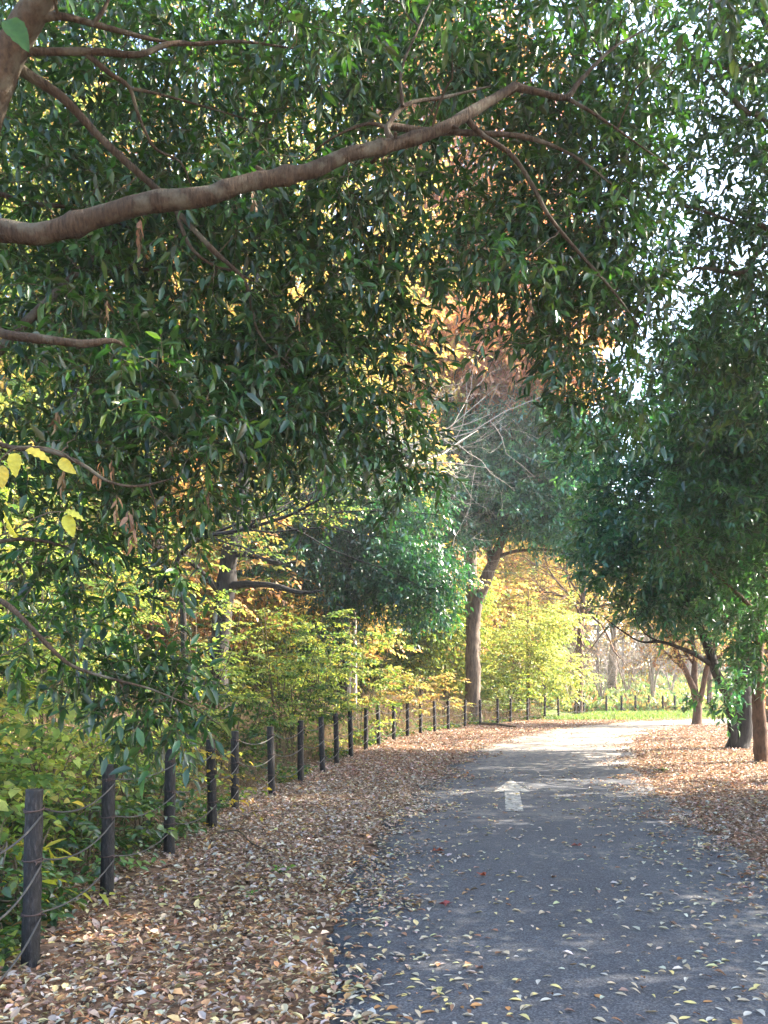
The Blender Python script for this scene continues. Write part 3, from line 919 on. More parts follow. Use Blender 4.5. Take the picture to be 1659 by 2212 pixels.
# ------------------------------------------------------------------ the near evergreen oak whose branches hang over the path
def near_oak():
    r = np.random.default_rng(51)
    base = V([-3.55, 5.9, float(gz(-3.55, 5.9))])
    root = empty("evergreen_oak", tuple(base), "near evergreen oak with a long bare limb reaching across over the path", "tree")
    tb = Buf()
    P, R = limb(tb, [base + V([0, 0, -.1]), (-3.35, 5.85, 1.6), (-3.05, 5.75, 3.2), at(-60, 330, 5.55), at(10, 140, 5.5), at(62, 40, 5.4), at(140, -70, 5.3), at(330, -330, 5.1), at(520, -700, 5.3)],
                [.19, .17, .155, .13, .098, .085, .078, .06, .03], 18, flare=.5, seed=2, rough=.02)
    tb.build("trunk", M_BARK_SMOOTH, root, base)
    sk, sr = [P[25:]], [R[25:]]
    tr = V([-3.05, 5.75, 3.3])
    B = [
        # the main limb
        ([tr + V([.05, -.03, .25]), at(-60, 528, 5.35), at(90, 505, 5.3), at(220, 466, 5.3), at(330, 436, 5.3), at(445, 424, 5.35), at(520, 398, 5.4), at(600, 383, 5.5), at(680, 366, 5.6), at(750, 335, 5.7), at(850, 312, 5.85), at(950, 280, 6.0), at(1035, 232, 6.15), at(1112, 188, 6.3)],
         [.075, .063, .061, .059, .056, .055, .050, .048, .047, .045, .042, .039, .037, .031]),
        ([at(1112, 188, 6.3), at(1160, 198, 6.35), at(1222, 210, 6.45), at(1256, 172, 6.5), at(1320, 108, 6.6), at(1400, 60, 6.9)], [.034, .026, .024, .019, .013, .006]),
        ([at(1222, 210, 6.45), at(1290, 250, 6.5), at(1390, 320, 6.7), at(1470, 380, 6.9)], [.016, .012, .008, .004]),
        ([at(850, 312, 5.85), at(838, 275, 5.9), at(880, 225, 6.0), at(960, 210, 6.2), at(1060, 186, 6.4)], [.034, .024, .017, .012, .007]),
        ([at(842, 272, 5.95), at(930, 284, 6.1), at(1040, 288, 6.25), at(1150, 300, 6.45), at(1260, 350, 6.7), at(1380, 450, 7.0)], [.026, .025, .023, .018, .011, .005]),
        ([at(838, 275, 5.9), at(790, 268, 5.9), at(715, 300, 5.9), at(660, 345, 6)], [.016, .012, .009, .005]),
        ([at(870, 230, 5.95), at(868, 150, 6.0), at(905, 60, 6.1), at(960, -60, 6.2)], [.014, .011, .009, .005]),
        # the branch that runs down to the right from under the limb
        ([at(1003, 250, 6.1), at(1040, 290, 6.15), at(1105, 335, 6.2), at(1150, 400, 6.3), at(1185, 465, 6.35), at(1250, 545, 6.5), at(1300, 600, 6.55), at(1345, 655, 6.6), at(1400, 735, 6.8)], [.026, .021, .018, .017, .016, .014, .012, .009, .004]),
        # from the upper trunk down behind the limb
        ([at(5, 125, 5.5), at(60, 160, 5.6), at(140, 215, 5.7), at(210, 290, 5.8), at(290, 365, 5.85), at(345, 415, 5.9), at(395, 470, 5.9), at(465, 545, 5.95), at(530, 610, 6.0), at(560, 720, 6.1), at(640, 800, 6.2)], [.046, .035, .032, .030, .028, .026, .022, .018, .014, .009, .004]),
        ([at(380, 455, 5.9), at(410, 530, 5.9), at(455, 570, 6.0), at(515, 590, 6.1), at(600, 640, 6.2)], [.017, .014, .011, .009, .004]),
        ([at(15, 112, 5.5), at(100, 112, 5.5), at(210, 112, 5.55), at(300, 118, 5.6), at(365, 95, 5.7), at(430, 95, 5.8), at(520, 90, 5.9), at(640, 105, 6.1)], [.034, .026, .024, .021, .017, .015, .012, .006]),
        ([at(60, 40, 5.4), at(130, 35, 5.4), at(195, 50, 5.5), at(270, 70, 5.6), at(330, 85, 5.7), at(370, 92, 5.75)], [.04, .026, .021, .017, .013, .010]),
        ([at(190, 118, 5.55), at(240, 160, 5.6), at(280, 190, 5.7), at(300, 250, 5.8), at(335, 320, 5.9), at(390, 350, 6.0), at(415, 405, 6.1)], [.022, .017, .015, .013, .011, .009, .005]),
        ([at(280, 190, 5.7), at(350, 205, 5.9), at(440, 230, 6.1), at(560, 265, 6.4)], [.012, .010, .008, .004]),
        ([at(200, 55, 5.5), at(230, 10, 5.5), at(260, -80, 5.6), at(300, -200, 5.8)], [.016, .013, .012, .006]),
        # low limbs coming in from the left edge
        ([tr + V([0, -.1, -.05]), at(-80, 700, 5.0), at(10, 722, 4.9), at(90, 732, 4.9), at(180, 742, 4.95), at(235, 736, 5.0), at(262, 742, 5.1), at(300, 770, 5.3)], [.06, .034, .030, .028, .025, .018, .010, .004]),
        ([tr + V([0, .1, -.25]), at(-90, 935, 5.2), at(20, 965, 5.1), at(110, 975, 5.1), at(180, 1005, 5.15), at(235, 1040, 5.2), at(300, 1050, 5.3), at(390, 1030, 5.5)], [.05, .022, .018, .015, .013, .011, .009, .004]),
        ([(-3.15, 5.75, 2.6), at(-100, 1240, 5.2), at(20, 1310, 5.0), at(110, 1400, 5.0), at(160, 1440, 5.05), at(240, 1466, 5.1), at(330, 1490, 5.2), at(420, 1530, 5.4), at(480, 1570, 5.6)], [.05, .02, .016, .014, .012, .010, .008, .006, .003]),
        ([(-3.2, 5.75, 2.4), at(-60, 1180, 5.6), at(60, 1165, 5.8), at(160, 1190, 6.0), at(240, 1250, 6.3)], [.04, .018, .014, .01, .005]),
        ([tr + V([0, .2, .3]), at(-40, 450, 6.2), at(60, 440, 6.3), at(180, 455, 6.4), at(300, 500, 6.6)], [.05, .02, .018, .014, .006]),
        ([tr + V([0, .2, .1]), at(200, 560, 6.4), at(250, 580, 6.5), at(370, 580, 6.6), at(470, 560, 6.8)], [.05, .022, .018, .013, .005]),
    ]
    for i, (pts, rad) in enumerate(B):
        bb = Buf()
        P, R = limb(bb, pts, [q * (1 if i == 0 else .88) for q in rad], 16 if i == 0 else 9, seed=60 + i, rough=.03, knots=3)
        for q in range(4 if i == 0 else 1):
            a = int(r.integers(int(len(P) * .3), int(len(P) * .9)))
            dd = nrm(r.normal(0, 1, 3) * V([1, 1, .6]) + V([0, -.3, -.3]))
            limb(bb, [P[a], P[a] + dd * R[a] * 1.3, P[a] + dd * R[a] * 2.2 + r.normal(0, .01, 3)], [R[a] * .45, R[a] * .3, R[a] * .22], 7, n=6, seed=q)
        bb.build("branch", M_LIMB, root, base)
        k = len(P) // 4 if i in (0, 15) else 2
        sk.append(P[k:]); sr.append(R[k:])
    blobs = [
        bl(420, 160, 520, 300, 7.1, 1.2, 125), bl(150, 500, 300, 330, 7.0, 1.0, 80), bl(520, 620, 430, 290, 6.8, 1.1, 135),
        bl(300, 890, 330, 220, 6.0, .9, 60), bl(690, 860, 220, 180, 6.6, .7, 42), bl(120, 1180, 200, 200, 5.9, .7, 12), bl(300, 1230, 150, 160, 6.0, .5, 7),
        bl(830, 500, 200, 230, 6.9, .8, 26), bl(1060, 170, 330, 190, 7.5, .9, 75), bl(1200, 440, 220, 240, 7.4, .7, 66), bl(1270, 640, 150, 150, 7.2, .6, 36), bl(1370, 270, 80, 140, 7.4, .5, 13), bl(1350, 500, 80, 120, 7.3, .5, 12), bl(1330, 40, 100, 60, 7.4, .5, 10),
        bl(1080, 560, 170, 150, 6.7, .6, 8), bl(1180, 720, 140, 70, 6.7, .4, 4), bl(1300, 870, 90, 100, 6.8, .4, 8),
        bl(350, 1510, 130, 90, 5.45, .35, 11), bl(100, 1420, 140, 80, 5.3, .4, 8), bl(840, 980, 90, 70, 6.7, .3, 5),
        (V([-2.5, 5.0, 6.6]), (3.0, 2.5, 1.3), 60), (V([1.0, 7.5, 8.2]), (3.6, 2.6, 1.3), 130), (V([-2.5, 8.5, 8.5]), (3, 2.4, 1.3), 80), (V([.5, 4.5, 6.5]), (3.0, 2.0, 1.2), 90), (V([-4.6, 6.5, 4.6]), (1.4, 2.0, 2.2), 40),
    ]
    cl = blob_points(blobs, r, .21)
    gb, lb = Buf(), Buf()
    ends = grow(gb, np.vstack(sk), np.concatenate(sr), cl, r, sides=5, rmin=.0035, rk=.006, rmax=.016, arch=.06, wob=.07)
    foliage(lb, gb, cl, ends, r, .27, 9, 8, .122, .039, PAL_OAK, droop=.25, ln=(.16, .34), flat=.9, hang=.25, twig_r=.0030, curl=.18)
    tag(gb.build("twigs", M_BARK_SMOOTH, root, base), kind="stuff")
    lb.build("crown", M_EVER, root, base)
    # withered sprays hanging among the green
    db = Buf()
    sp = V([at(x, y, d) for x, y, d in ((305, 455, 5.5), (305, 480, 5.5), (255, 1060, 5.3), (285, 1090, 5.35), (295, 1120, 5.35), (220, 990, 5.2), (240, 985, 5.3), (445, 1040, 5.7), (640, 40, 6), (830, 520, 6.5), (232, 640, 5.8), (640, 660, 6.2), (1150, 640, 6.5), (140, 1000, 5.2), (520, 870, 6.1), (1010, 520, 6.5), (545, 400, 5.9), (130, 870, 5.5))])
    sprays(db, None, sp, V([[0., 0, -1.]]) + r.normal(0, .2, (len(sp), 3)), np.full(len(sp), .14), 7, .085, .024, .1, [(.20, .11, .06, 3), (.28, .16, .085, 2), (.33, .16, .07, 1)], r, hang=1.3, curl=.3)
    db.build("dead_leaves", M_DRY, root, base)
    tag(root.children[-1], "withered brown leaves hanging in bunches")

near_oak()

# ------------------------------------------------------------------ a twig of large yellow leaves at the left edge
def yellow_twig():
    r = np.random.default_rng(61)
    base = V([-2.35, 4.0, float(gz(-2.35, 4.0))])
    root = empty("vine_sapling", tuple(base), "thin stem with a few large yellow toothed leaves hanging before the dark oak", "sapling")
    b = Buf()
    limb(b, [base, (-2.2, 3.95, 1.2), at(-60, 1120, 3.8), at(10, 985, 3.75), at(70, 965, 3.75), at(130, 975, 3.8), at(165, 1000, 3.8)], [.008, .007, .006, .0045, .0035, .0025, .0015], 6, rough=.02)
    limb(b, [at(-60, 1180, 3.8), at(20, 1150, 3.75), at(90, 1112, 3.75), at(140, 1105, 3.8), at(175, 1115, 3.8)], [.005, .004, .003, .0025, .0015], 6, rough=.02)
    limb(b, [(-2.2, 3.95, 1.2), at(-60, 1180, 3.8)], [.007, .005], 6, rough=.02)
    b.build("stem", M_STEM, root, base)
    n = 15
    t = np.linspace(0, 1, n)
    wd = np.sin(np.pi * t ** .75) ** .8 * (1 - .25 * t)
    for (x, y, ang, L, tilt, col) in ((33, 978, -88, .105, .2, (.62, .56, .08)), (55, 972, -22, .12, .9, (.60, .50, .08)), (128, 993, -40, .092, .15, (.64, .56, .10)), (6, 1005, -95, .10, .3, (.64, .52, .10)), (142, 1112, -75, .10, .25, (.55, .55, .09)), (140, 1105, -20, .09, 1.0, (.50, .50, .08)), (16, 42, -55, .17, .3, (.05, .12, .03)), (40, 1160, 125, .13, 1.1, (.5, .5, .07))):
        p0 = at(x, y, 3.72)
        a = math.radians(ang)
        d = V([math.cos(a), r.normal(0, .15), math.sin(a)]); d /= np.linalg.norm(d)
        nr = nrm(V([0, -1., 0]) * math.cos(tilt) + V([-d[2], 0, d[0]]) * math.sin(tilt) + r.normal(0, .1, 3))
        bx = nrm(np.cross(nr, d)); nn = np.cross(d, bx)
        W = L * .60
        rows = []
        tooth = 1 + .05 * (np.arange(n) % 2)
        for u in (-1, -.5, 0, .5, 1):
            e = wd * W / 2 * u * (tooth if abs(u) == 1 else 1)
            rows.append(p0 + d * (t * L)[:, None] + bx * e[:, None] + nn * (abs(u) * .18 * W * wd - .10 * L * t ** 2 + .004 * ((np.arange(n) % 3) - 1) * abs(u))[:, None])
        G = np.array(rows)
        lb = Buf()
        i = np.arange(n - 1)[None] + (np.arange(4) * n)[:, None]
        q = np.stack([i, i + n, i + n + 1, i + 1], -1).reshape(-1, 4)
        lb.add(G.reshape(-1, 3), [q], np.repeat(V([col]), 5 * n, 0) * (1 + r.normal(0, .06, (5 * n, 1))))
        lb.build("leaf", M_SOFT, root, base)

yellow_twig()

# ------------------------------------------------------------------ trees on the right
def g3(x, y, dz=0):
    return V([x, y, float(gz(x, y)) + dz])

b = g3(8.05, 20.2)
make_tree("evergreen_tree", "dark forked evergreen with a blackish trunk in the leaf litter right of the path", "tree", b,
          [([b + V([.05, 0, -.1]), at(1607, 1560, 20.2), at(1604, 1480, 20.2), at(1610, 1400, 20.3), at(1600, 1280, 20.5), at(1560, 1100, 20.5), at(1500, 900, 20.5)], [.24, .215, .20, .17, .14, .10, .05]),
           ([at(1585, 1618, 20.1), at(1582, 1560, 20), at(1573, 1505, 20), at(1550, 1459, 19.8), at(1531, 1403, 19.6), at(1500, 1330, 19.4), at(1440, 1230, 19), at(1380, 1100, 18.6)], [.10, .11, .12, .115, .105, .085, .06, .03]),
           ([at(1533, 1433, 19.7), at(1500, 1412, 19.3), at(1460, 1396, 19), at(1424, 1386, 18.8), at(1384, 1386, 18.5), at(1340, 1360, 18.4), at(1300, 1330, 18.4)], [.06, .05, .042, .034, .022, .014, .006]),
           ([at(1424, 1386, 18.8), at(1390, 1365, 18.7), at(1365, 1320, 18.5)], [.02, .014, .006]),
           ([at(1606, 1420, 20.2), at(1650, 1380, 19.5), at(1720, 1320, 19)], [.10, .08, .05])],
          [bl(1420, 1180, 165, 165, 19, 1.8, 120), bl(1530, 1270, 165, 100, 19, 1.5, 80), bl(1370, 980, 145, 120, 19, 1.6, 70), bl(1560, 1050, 200, 180, 20, 2., 60), bl(1330, 1180, 65, 65, 18.5, .8, 18), bl(1650, 830, 170, 130, 20, 2.2, 45), bl(1520, 800, 100, 70, 20, 1.2, 28), (V([9.8, 20.3, 7.5]), (2.4, 2.4, 3.0), 22), bl(1580, 1470, 40, 40, 19, .5, 3)],
          PAL_TEAL, M_BARK_DARK, M_EVER, clump_r=.36, per=9, k=8, leafL=.20, leafW=.075, seed=3, mind=.46, droop=.2, ln=(.2, .4), hang=.1, gk=dict(rmax=.04, rk=.009))

b = g3(7.32, 17.0)
make_tree("evergreen_tree", "slim brown trunked evergreen at the right edge before the dark forked one", "tree", b,
          [([b + V([0, 0, -.1]), at(1641, 1560, 17), at(1637, 1470, 17), at(1640, 1380, 17.1), at(1650, 1250, 17.2), at(1640, 1050, 17.3), at(1620, 850, 17.4)], [.13, .12, .115, .10, .085, .06, .03]),
           ([at(1640, 1485, 17), at(1660, 1470, 16.9), at(1700, 1440, 16.8)], [.05, .04, .03]),
           ([at(1641, 1330, 17), at(1580, 1270, 16.4), at(1500, 1205, 16), at(1440, 1180, 15.7)], [.045, .035, .022, .008])],
          [bl(1560, 1130, 170, 110, 15.6, 1.4, 110), bl(1640, 950, 200, 160, 16, 1.6, 140), bl(1540, 900, 120, 110, 15.8, 1.2, 60), bl(1630, 1420, 60, 70, 16.2, .6, 26), bl(1660, 1270, 110, 110, 16.2, 1, 50), (V([7.9, 16.8, 6.7]), (2.0, 2.0, 1.9), 110), bl(1500, 770, 100, 60, 15.8, 1.0, 45), bl(1610, 690, 100, 70, 14.8, 1.0, 24), bl(1545, 1510, 30, 25, 16, .4, 2)],
          PAL_MIDGREEN, M_BARK_RED, M_EVER, clump_r=.32, per=8, k=8, leafL=.175, leafW=.064, seed=4, mind=.40, droop=.3, ln=(.2, .38), hang=.15, gk=dict(rmax=.03, rk=.008))

b = g3(6.0, 9.6)
make_tree("evergreen_tree", "near evergreen at the upper right, its branches against the white sky", "tree", b,
          [([b + V([0, 0, -.1]), (5.9, 9.6, 1.5), (5.7, 9.6, 3.2), (5.4, 9.5, 5.), (5.1, 9.4, 6.6), (4.9, 9.3, 8.5)], [.2, .17, .155, .13, .09, .04]),
           ([(5.65, 9.6, 3.6), at(1700, 560, 9.3), at(1600, 590, 9.2), at(1500, 580, 9.1), at(1440, 640, 9.1)], [.07, .03, .022, .014, .005]),
           ([(5.5, 9.55, 4.6), at(1680, 520, 9.2), at(1610, 490, 9.1), at(1500, 450, 9), at(1440, 440, 9)], [.07, .03, .02, .012, .005]),
           ([(5.3, 9.5, 5.4), at(1680, 300, 9.1), at(1610, 240, 9.0), at(1540, 170, 9.0), at(1470, 90, 9.0)], [.07, .032, .026, .018, .007]),
           ([(5.3, 9.5, 5.6), at(1690, 190, 9), at(1580, 150, 8.9), at(1490, 130, 8.8), at(1420, 190, 8.8)], [.06, .026, .019, .012, .005]),
           ([(5.2, 9.45, 6.2), at(1650, 40, 8.9), at(1590, -40, 8.9), at(1500, -200, 9)], [.06, .034, .03, .01])],
          [bl(1640, 620, 170, 170, 9.2, .9, 38), bl(1590, 400, 110, 110, 9.0, .7, 12), bl(1610, 130, 120, 150, 9.0, .8, 22), bl(1500, 740, 100, 90, 9.2, .6, 26), bl(1600, 820, 120, 100, 9.3, .7, 34), bl(1520, 30, 80, 60, 9., .6, 9), bl(1510, 250, 60, 70, 9., .5, 7), bl(1490, 120, 80, 90, 9., .5, 9), bl(1490, 480, 60, 70, 9.1, .5, 6), bl(1580, 560, 70, 60, 9.2, .5, 8), bl(1660, 360, 60, 150, 9.2, .7, 16), (V([7.4, 11.4, 8.8]), (1.9, 2.2, 1.6), 130), bl(1400, 780, 70, 100, 9.0, .4, 7),
           (V([5.2, 9.6, 8.2]), (2.3, 2.2, 1.5), 60), (V([6.6, 9.0, 6.0]), (1.6, 2.2, 1.8), 45)],
          PAL_OAK, M_BARK_SMOOTH, M_EVER, clump_r=.36, per=7, k=8, leafL=.13, leafW=.046, seed=5, mind=.36, droop=.25, ln=(.2, .38), hang=.2, twig_r=.0028, gk=dict(rmax=.02, rk=.007))

# evergreens added outside the frame on the right so their crowns shade the path
OFF = dict(clump_r=.6, per=9, k=8, leafL=.20, leafW=.085, mind=.4, tmpl=LEAF4, twigs=False)
b = g3(10.2, 12.4)
make_tree("evergreen_tree", "broad tall evergreen to the right whose crown shades the near path", "tree", b,
          [([b + V([0, 0, -.1]), b + V([0, 0, 3]), b + V([-.3, .1, 7.]), b + V([-.4, 0, 12])], [.26, .22, .17, .06])],
          [(V([9.6, 11.9, 7.6]), (3.0, 2.6, 5.6), 460), (V([10, 12, 2.8]), (2.6, 2.5, 1.6), 90), (V([10.2, 14.6, 7.0]), (2.2, 1.3, 4.2), 64)], PAL_OAK, M_BARK_SMOOTH, M_EVER, seed=6, **OFF)
b = g3(10.0, 7.2)
make_tree("evergreen_tree", "second broad evergreen to the right, nearer than the other", "tree", b,
          [([b + V([0, 0, -.1]), b + V([0, 0, 3]), b + V([-.3, .1, 7.]), b + V([-.4, 0, 12])], [.26, .22, .17, .06])],
          [(V([9.4, 7.0, 7.6]), (3.0, 3.0, 5.6), 460), (V([9.6, 7.2, 2.8]), (2.6, 2.8, 1.6), 100), (V([9.6, 9.4, 5.]), (2.4, 1.6, 4.), 160)], PAL_OAK, M_BARK_SMOOTH, M_EVER, seed=62, **OFF)
b = g3(12.3, 24.2)  # added beyond the frame edge; its loose crown stripes the path with shade
make_tree("broadleaf_tree", "sparse green tree to the right behind the dark forked evergreen's crown", "tree", b,
          [([b + V([0, 0, -.1]), b + V([0, 0, 2.5]), b + V([-.2, .1, 5.]), b + V([-.4, 0, 9])], [.15, .13, .10, .04])],
          [(V([11.9, 24., 6.4]), (2.4, 2.6, 3.0), 44)],
          PAL_MIDGREEN, M_BARK_ROUGH, M_SOFT, clump_r=.5, per=10, k=8, leafL=.15, leafW=.07, seed=65, mind=.9, tmpl=LEAF4, twigs=False, planar=True)
b = g3(15.2, 34.5)  # light green foliage behind, also put there to stripe the far path with shade
make_tree("broadleaf_tree", "tall airy light green tree behind the dark forked evergreen", "tree", b,
          [([b + V([0, 0, -.1]), b + V([-.1, 0, 3]), b + V([-.5, .1, 6.5]), b + V([-1.2, 0, 11])], [.22, .19, .15, .05])],
          [(V([13.6, 34., 6.0]), (2.6, 2.6, 2.2), 60), (V([16., 34.4, 8.]), (2.0, 2.2, 1.6), 34)],
          PAL_MIDGREEN, M_BARK_ROUGH, M_SOFT, clump_r=.75, per=10, k=8, leafL=.17, leafW=.075, seed=63, mind=.5, tmpl=LEAF4, twigs=False, planar=True)

b = g3(13.4, 28.6)  # added with its trunk out of frame, to dapple the path
make_tree("broadleaf_tree", "loose crowned tree to the right between the dark forked evergreen and the airy green one", "tree", b,
          [([b + V([0, 0, -.1]), b + V([0, 0, 2.5]), b + V([-.3, .1, 5.5]), b + V([-.6, 0, 9.5])], [.18, .16, .13, .04])],
          [(V([12.6, 28.4, 6.8]), (3.0, 3.0, 2.6), 60), (V([11.6, 27.0, 8.6]), (2.6, 2.6, 1.4), 26)],
          PAL_MIDGREEN, M_BARK_ROUGH, M_SOFT, clump_r=.55, per=10, k=8, leafL=.15, leafW=.07, seed=64, mind=.8, tmpl=LEAF4, twigs=False, planar=True)

# ------------------------------------------------------------------ trees beyond the bend
b = g3(3.5, 33.6)
make_tree("evergreen_tree", "leaning grey brown trunk behind the fence at the bend under a dark blue green crown", "tree", b,
          [([b + V([0, 0, -.2]), at(1023, 1440, 33.6), at(1022, 1370, 33.6), at(1032, 1300, 33.5), at(1055, 1240, 33.3), at(1075, 1190, 33.1), at(1100, 1120, 33), at(1110, 1000, 33), at(1090, 880, 33)], [.27, .25, .235, .24, .23, .18, .14, .10, .05]),
           ([at(1060, 1225, 33.3), at(1058, 1180, 33.5), at(1040, 1100, 33.8), at(1000, 1000, 34)], [.13, .11, .08, .04]),
           ([at(1068, 1205, 33.2), at(1120, 1190, 32.8), at(1200, 1190, 32.4), at(1260, 1215, 32.2), at(1330, 1250, 32)], [.08, .06, .05, .04, .015]),
           ([at(1025, 1260, 33.6), at(1018, 1210, 33.4), at(1025, 1150, 33)], [.05, .05, .03])],
          [bl(890, 1010, 70, 60, 32, 1.6, 41), bl(980, 960, 80, 50, 33, 1.8, 49), bl(960, 1060, 80, 50, 32, 1.5, 54), bl(870, 1130, 60, 60, 31.5, 1.2, 35), bl(950, 1160, 50, 45, 31.5, 1., 22),
           bl(1050, 1040, 70, 60, 33, 1.8, 49), bl(1140, 920, 90, 40, 33, 1.8, 45), bl(1130, 1010, 80, 45, 33, 1.6, 45), bl(1120, 1100, 80, 45, 32.5, 1.5, 41), bl(1230, 960, 80, 60, 33, 1.6, 49),
           bl(1230, 1070, 80, 55, 32.4, 1.5, 45), bl(1200, 1150, 70, 35, 32, 1.2, 22), bl(1040, 1130, 45, 35, 33, 1., 14), bl(1300, 1140, 60, 50, 32, 1.2, 27), bl(1040, 890, 70, 30, 34, 1.4, 18)],
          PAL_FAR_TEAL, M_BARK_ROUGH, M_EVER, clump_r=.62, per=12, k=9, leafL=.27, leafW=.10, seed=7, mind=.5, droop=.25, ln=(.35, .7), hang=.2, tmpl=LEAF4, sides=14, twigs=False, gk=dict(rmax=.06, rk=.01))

b = g3(-1.2, 26.)
make_tree("evergreen_tree", "dark evergreen with low drooping foliage behind the left fence, beside the leaning trunk", "tree", b,
          [([b + V([0, 0, -.2]), at(745, 1420, 26), at(740, 1300, 26), at(755, 1180, 26), at(770, 1050, 26), at(790, 900, 26)], [.22, .20, .18, .15, .11, .05])],
          [bl(600, 1220, 90, 45, 24, 1.4, 30), bl(560, 1120, 100, 55, 24.5, 1.5, 28), bl(860, 1200, 90, 45, 24.5, 1.4, 34), bl(930, 1240, 80, 40, 24, 1.2, 24), bl(800, 1260, 90, 40, 24.5, 1.4, 30), bl(900, 1300, 80, 35, 24, 1.2, 20), bl(700, 1200, 100, 45, 25, 1.5, 30), bl(740, 1290, 70, 35, 24.5, 1.2, 16),
           bl(640, 1150, 90, 40, 25, 1.5, 22), bl(790, 1130, 120, 45, 25, 1.6, 36), bl(760, 1060, 120, 45, 25.5, 1.6, 34), bl(880, 1090, 80, 40, 25, 1.3, 20), bl(690, 1370, 70, 35, 24.5, 1., 12), bl(800, 970, 130, 60, 26, 1.8, 36), bl(640, 1000, 140, 90, 26, 2, 34)],
          PAL_BLUE, M_BARK_DARK, M_EVER, clump_r=.5, per=11, k=9, leafL=.20, leafW=.068, seed=8, mind=.42, droop=.4, ln=(.3, .6), hang=.3, tmpl=LEAF4, twigs=False, gk=dict(rmax=.05, rk=.01))

b = g3(-3.7, 20.)
make_tree("broadleaf_tree", "blackish trunk with crooked side limbs among yellow leaves behind the left fence", "tree", b,
          [([b + V([0, 0, -.2]), at(472, 1450, 20), at(478, 1360, 20), at(488, 1270, 20), at(500, 1180, 20), at(520, 1080, 20), at(540, 900, 20), at(560, 600, 20), at(560, 200, 20)], [.26, .24, .23, .22, .20, .17, .13, .09, .04]),
           ([at(492, 1265, 20), at(540, 1262, 19.6), at(590, 1265, 19.3), at(650, 1280, 19), at(700, 1275, 18.8)], [.10, .08, .06, .045, .015]),
           ([at(500, 1195, 20), at(545, 1200, 19.6), at(590, 1215, 19.4), at(640, 1215, 19.2)], [.09, .07, .055, .02]),
           ([at(485, 1290, 20), at(430, 1230, 19.5), at(370, 1180, 19), at(330, 1190, 18.5)], [.08, .06, .04, .015])],
          [bl(560, 300, 360, 320, 20, 2.5, 110), bl(430, 1150, 170, 60, 19, 1.5, 14), bl(650, 1080, 150, 50, 19, 1.3, 10), bl(600, 700, 280, 220, 20, 2., 60)],
          PAL_MUTED, M_BARK_DARK, M_SOFT, clump_r=.7, per=10, k=9, leafL=.11, leafW=.065, seed=9, mind=.5, droop=.1, ln=(.4, .8), hang=.2, planar=True, flat=.35, tmpl=LEAF4, gk=dict(rmax=.05, rk=.01))

b = g3(3.72, 37.)
make_tree("oak_tree", "tall oak with russet and orange leaves rising behind the blue green crown", "tree", b,
          [([b + V([0, 0, -.2]), b + V([0, 0, 4]), b + V([-.2, 0, 9]), b + V([-.3, 0, 15]), b + V([-.8, 0, 21])], [.34, .3, .25, .18, .06])],
          [bl(1050, 770, 180, 100, 33.5, 2.2, 230), bl(1150, 820, 130, 50, 33, 1.6, 90), bl(960, 560, 150, 200, 38, 2.5, 170), bl(930, 200, 190, 260, 38, 3, 240), bl(1110, 520, 150, 150, 38, 2.5, 130), bl(1220, 700, 100, 70, 36, 2, 40), bl(1100, 250, 120, 200, 38, 2.5, 70)],
          PAL_RUST, M_BARK_ROUGH, M_SOFT, clump_r=.9, per=9, k=8, leafL=.34, leafW=.14, seed=10, mind=.45, droop=.25, ln=(.4, .8), hang=.35, tmpl=LEAF4, gk=dict(rmax=.08, rk=.012))

# bare trees: recursive branching
def bare_tree(name, label, base, starts, bark, seed, levels=4, nchild=(3, 5), ratio=.62, spread=.6, up=.12, sides=5, leaf=None, group=None, rk=.55, wig=.13):
    r = np.random.default_rng(seed)
    root = empty(name, tuple(base), label, "tree", group)
    tb, gb, lb = Buf(), Buf(), Buf()
    Ps, Rs, tips = [], [], []
    def rec(p, d, L, rad, lev):
        d0 = d
        pts = [p]
        for q in range(5):
            d = nrm(d + r.normal(0, wig, 3) + V([0, 0, up * .25]))
            pts.append(pts[-1] + d * L / 5)
        pts = np.array(pts)
        Ps.append(pts); Rs.append(np.linspace(rad, rad * .45, 6))
        if lev == 0:
            tips.append((pts[-1], d))
            return
        for c in range(r.integers(nchild[0], nchild[1] + 1)):
            t = r.uniform(.3, 1)
            i = min(4, int(t * 5))
            q = pts[i] + (pts[i + 1] - pts[i]) * (t * 5 - i)
            dd = nrm(d0 + r.normal(0, spread, 3) + V([0, 0, up]))
            rec(q, dd, L * ratio * r.uniform(.7, 1.2), rad * (1 - .5 * t) * rk, lev - 1)
    for pts, rad in starts:
        P, R = limb(tb, pts, rad, 10, flare=.3, rough=.04, seed=seed)
        m = len(P)
        for c in range(int(5 + 3 * (pts[-1][2] - pts[0][2]) / 2)):
            i = r.integers(int(m * .4), m)
            dr = nrm(P[min(i + 1, m - 1)] - P[i - 1])
            dd = nrm(dr * .6 + r.normal(0, spread * 1.2, 3) + V([0, 0, up]))
            rec(P[i], dd, (.35 + .5 * r.random()) * np.linalg.norm(P[-1] - P[0]) * .6, R[i] * .55, levels - 1)
    tubes(gb, Ps, Rs, sides)
    tb.build("trunk", bark, root, base)
    tag(gb.build("branches", bark, root, base), kind="stuff")
    if leaf:
        pal, per, k, LL, frac, mat = leaf
        sel = [t for t in tips if r.random() < frac]
        bb = V([t[0] for t in sel]); dd = V([t[1] for t in sel])
        bb = np.repeat(bb, per, 0) + r.normal(0, .15, (len(bb) * per, 3)); dd = np.repeat(dd, per, 0) + r.normal(0, .4, (len(dd) * per, 3))
        sprays(lb, None, bb, dd, r.uniform(.15, .35, len(bb)), k, LL, LL * .5, .3, pal, r, tmpl=LEAF4, hang=.4)
        lb.build("crown", mat, root, base)
    return root

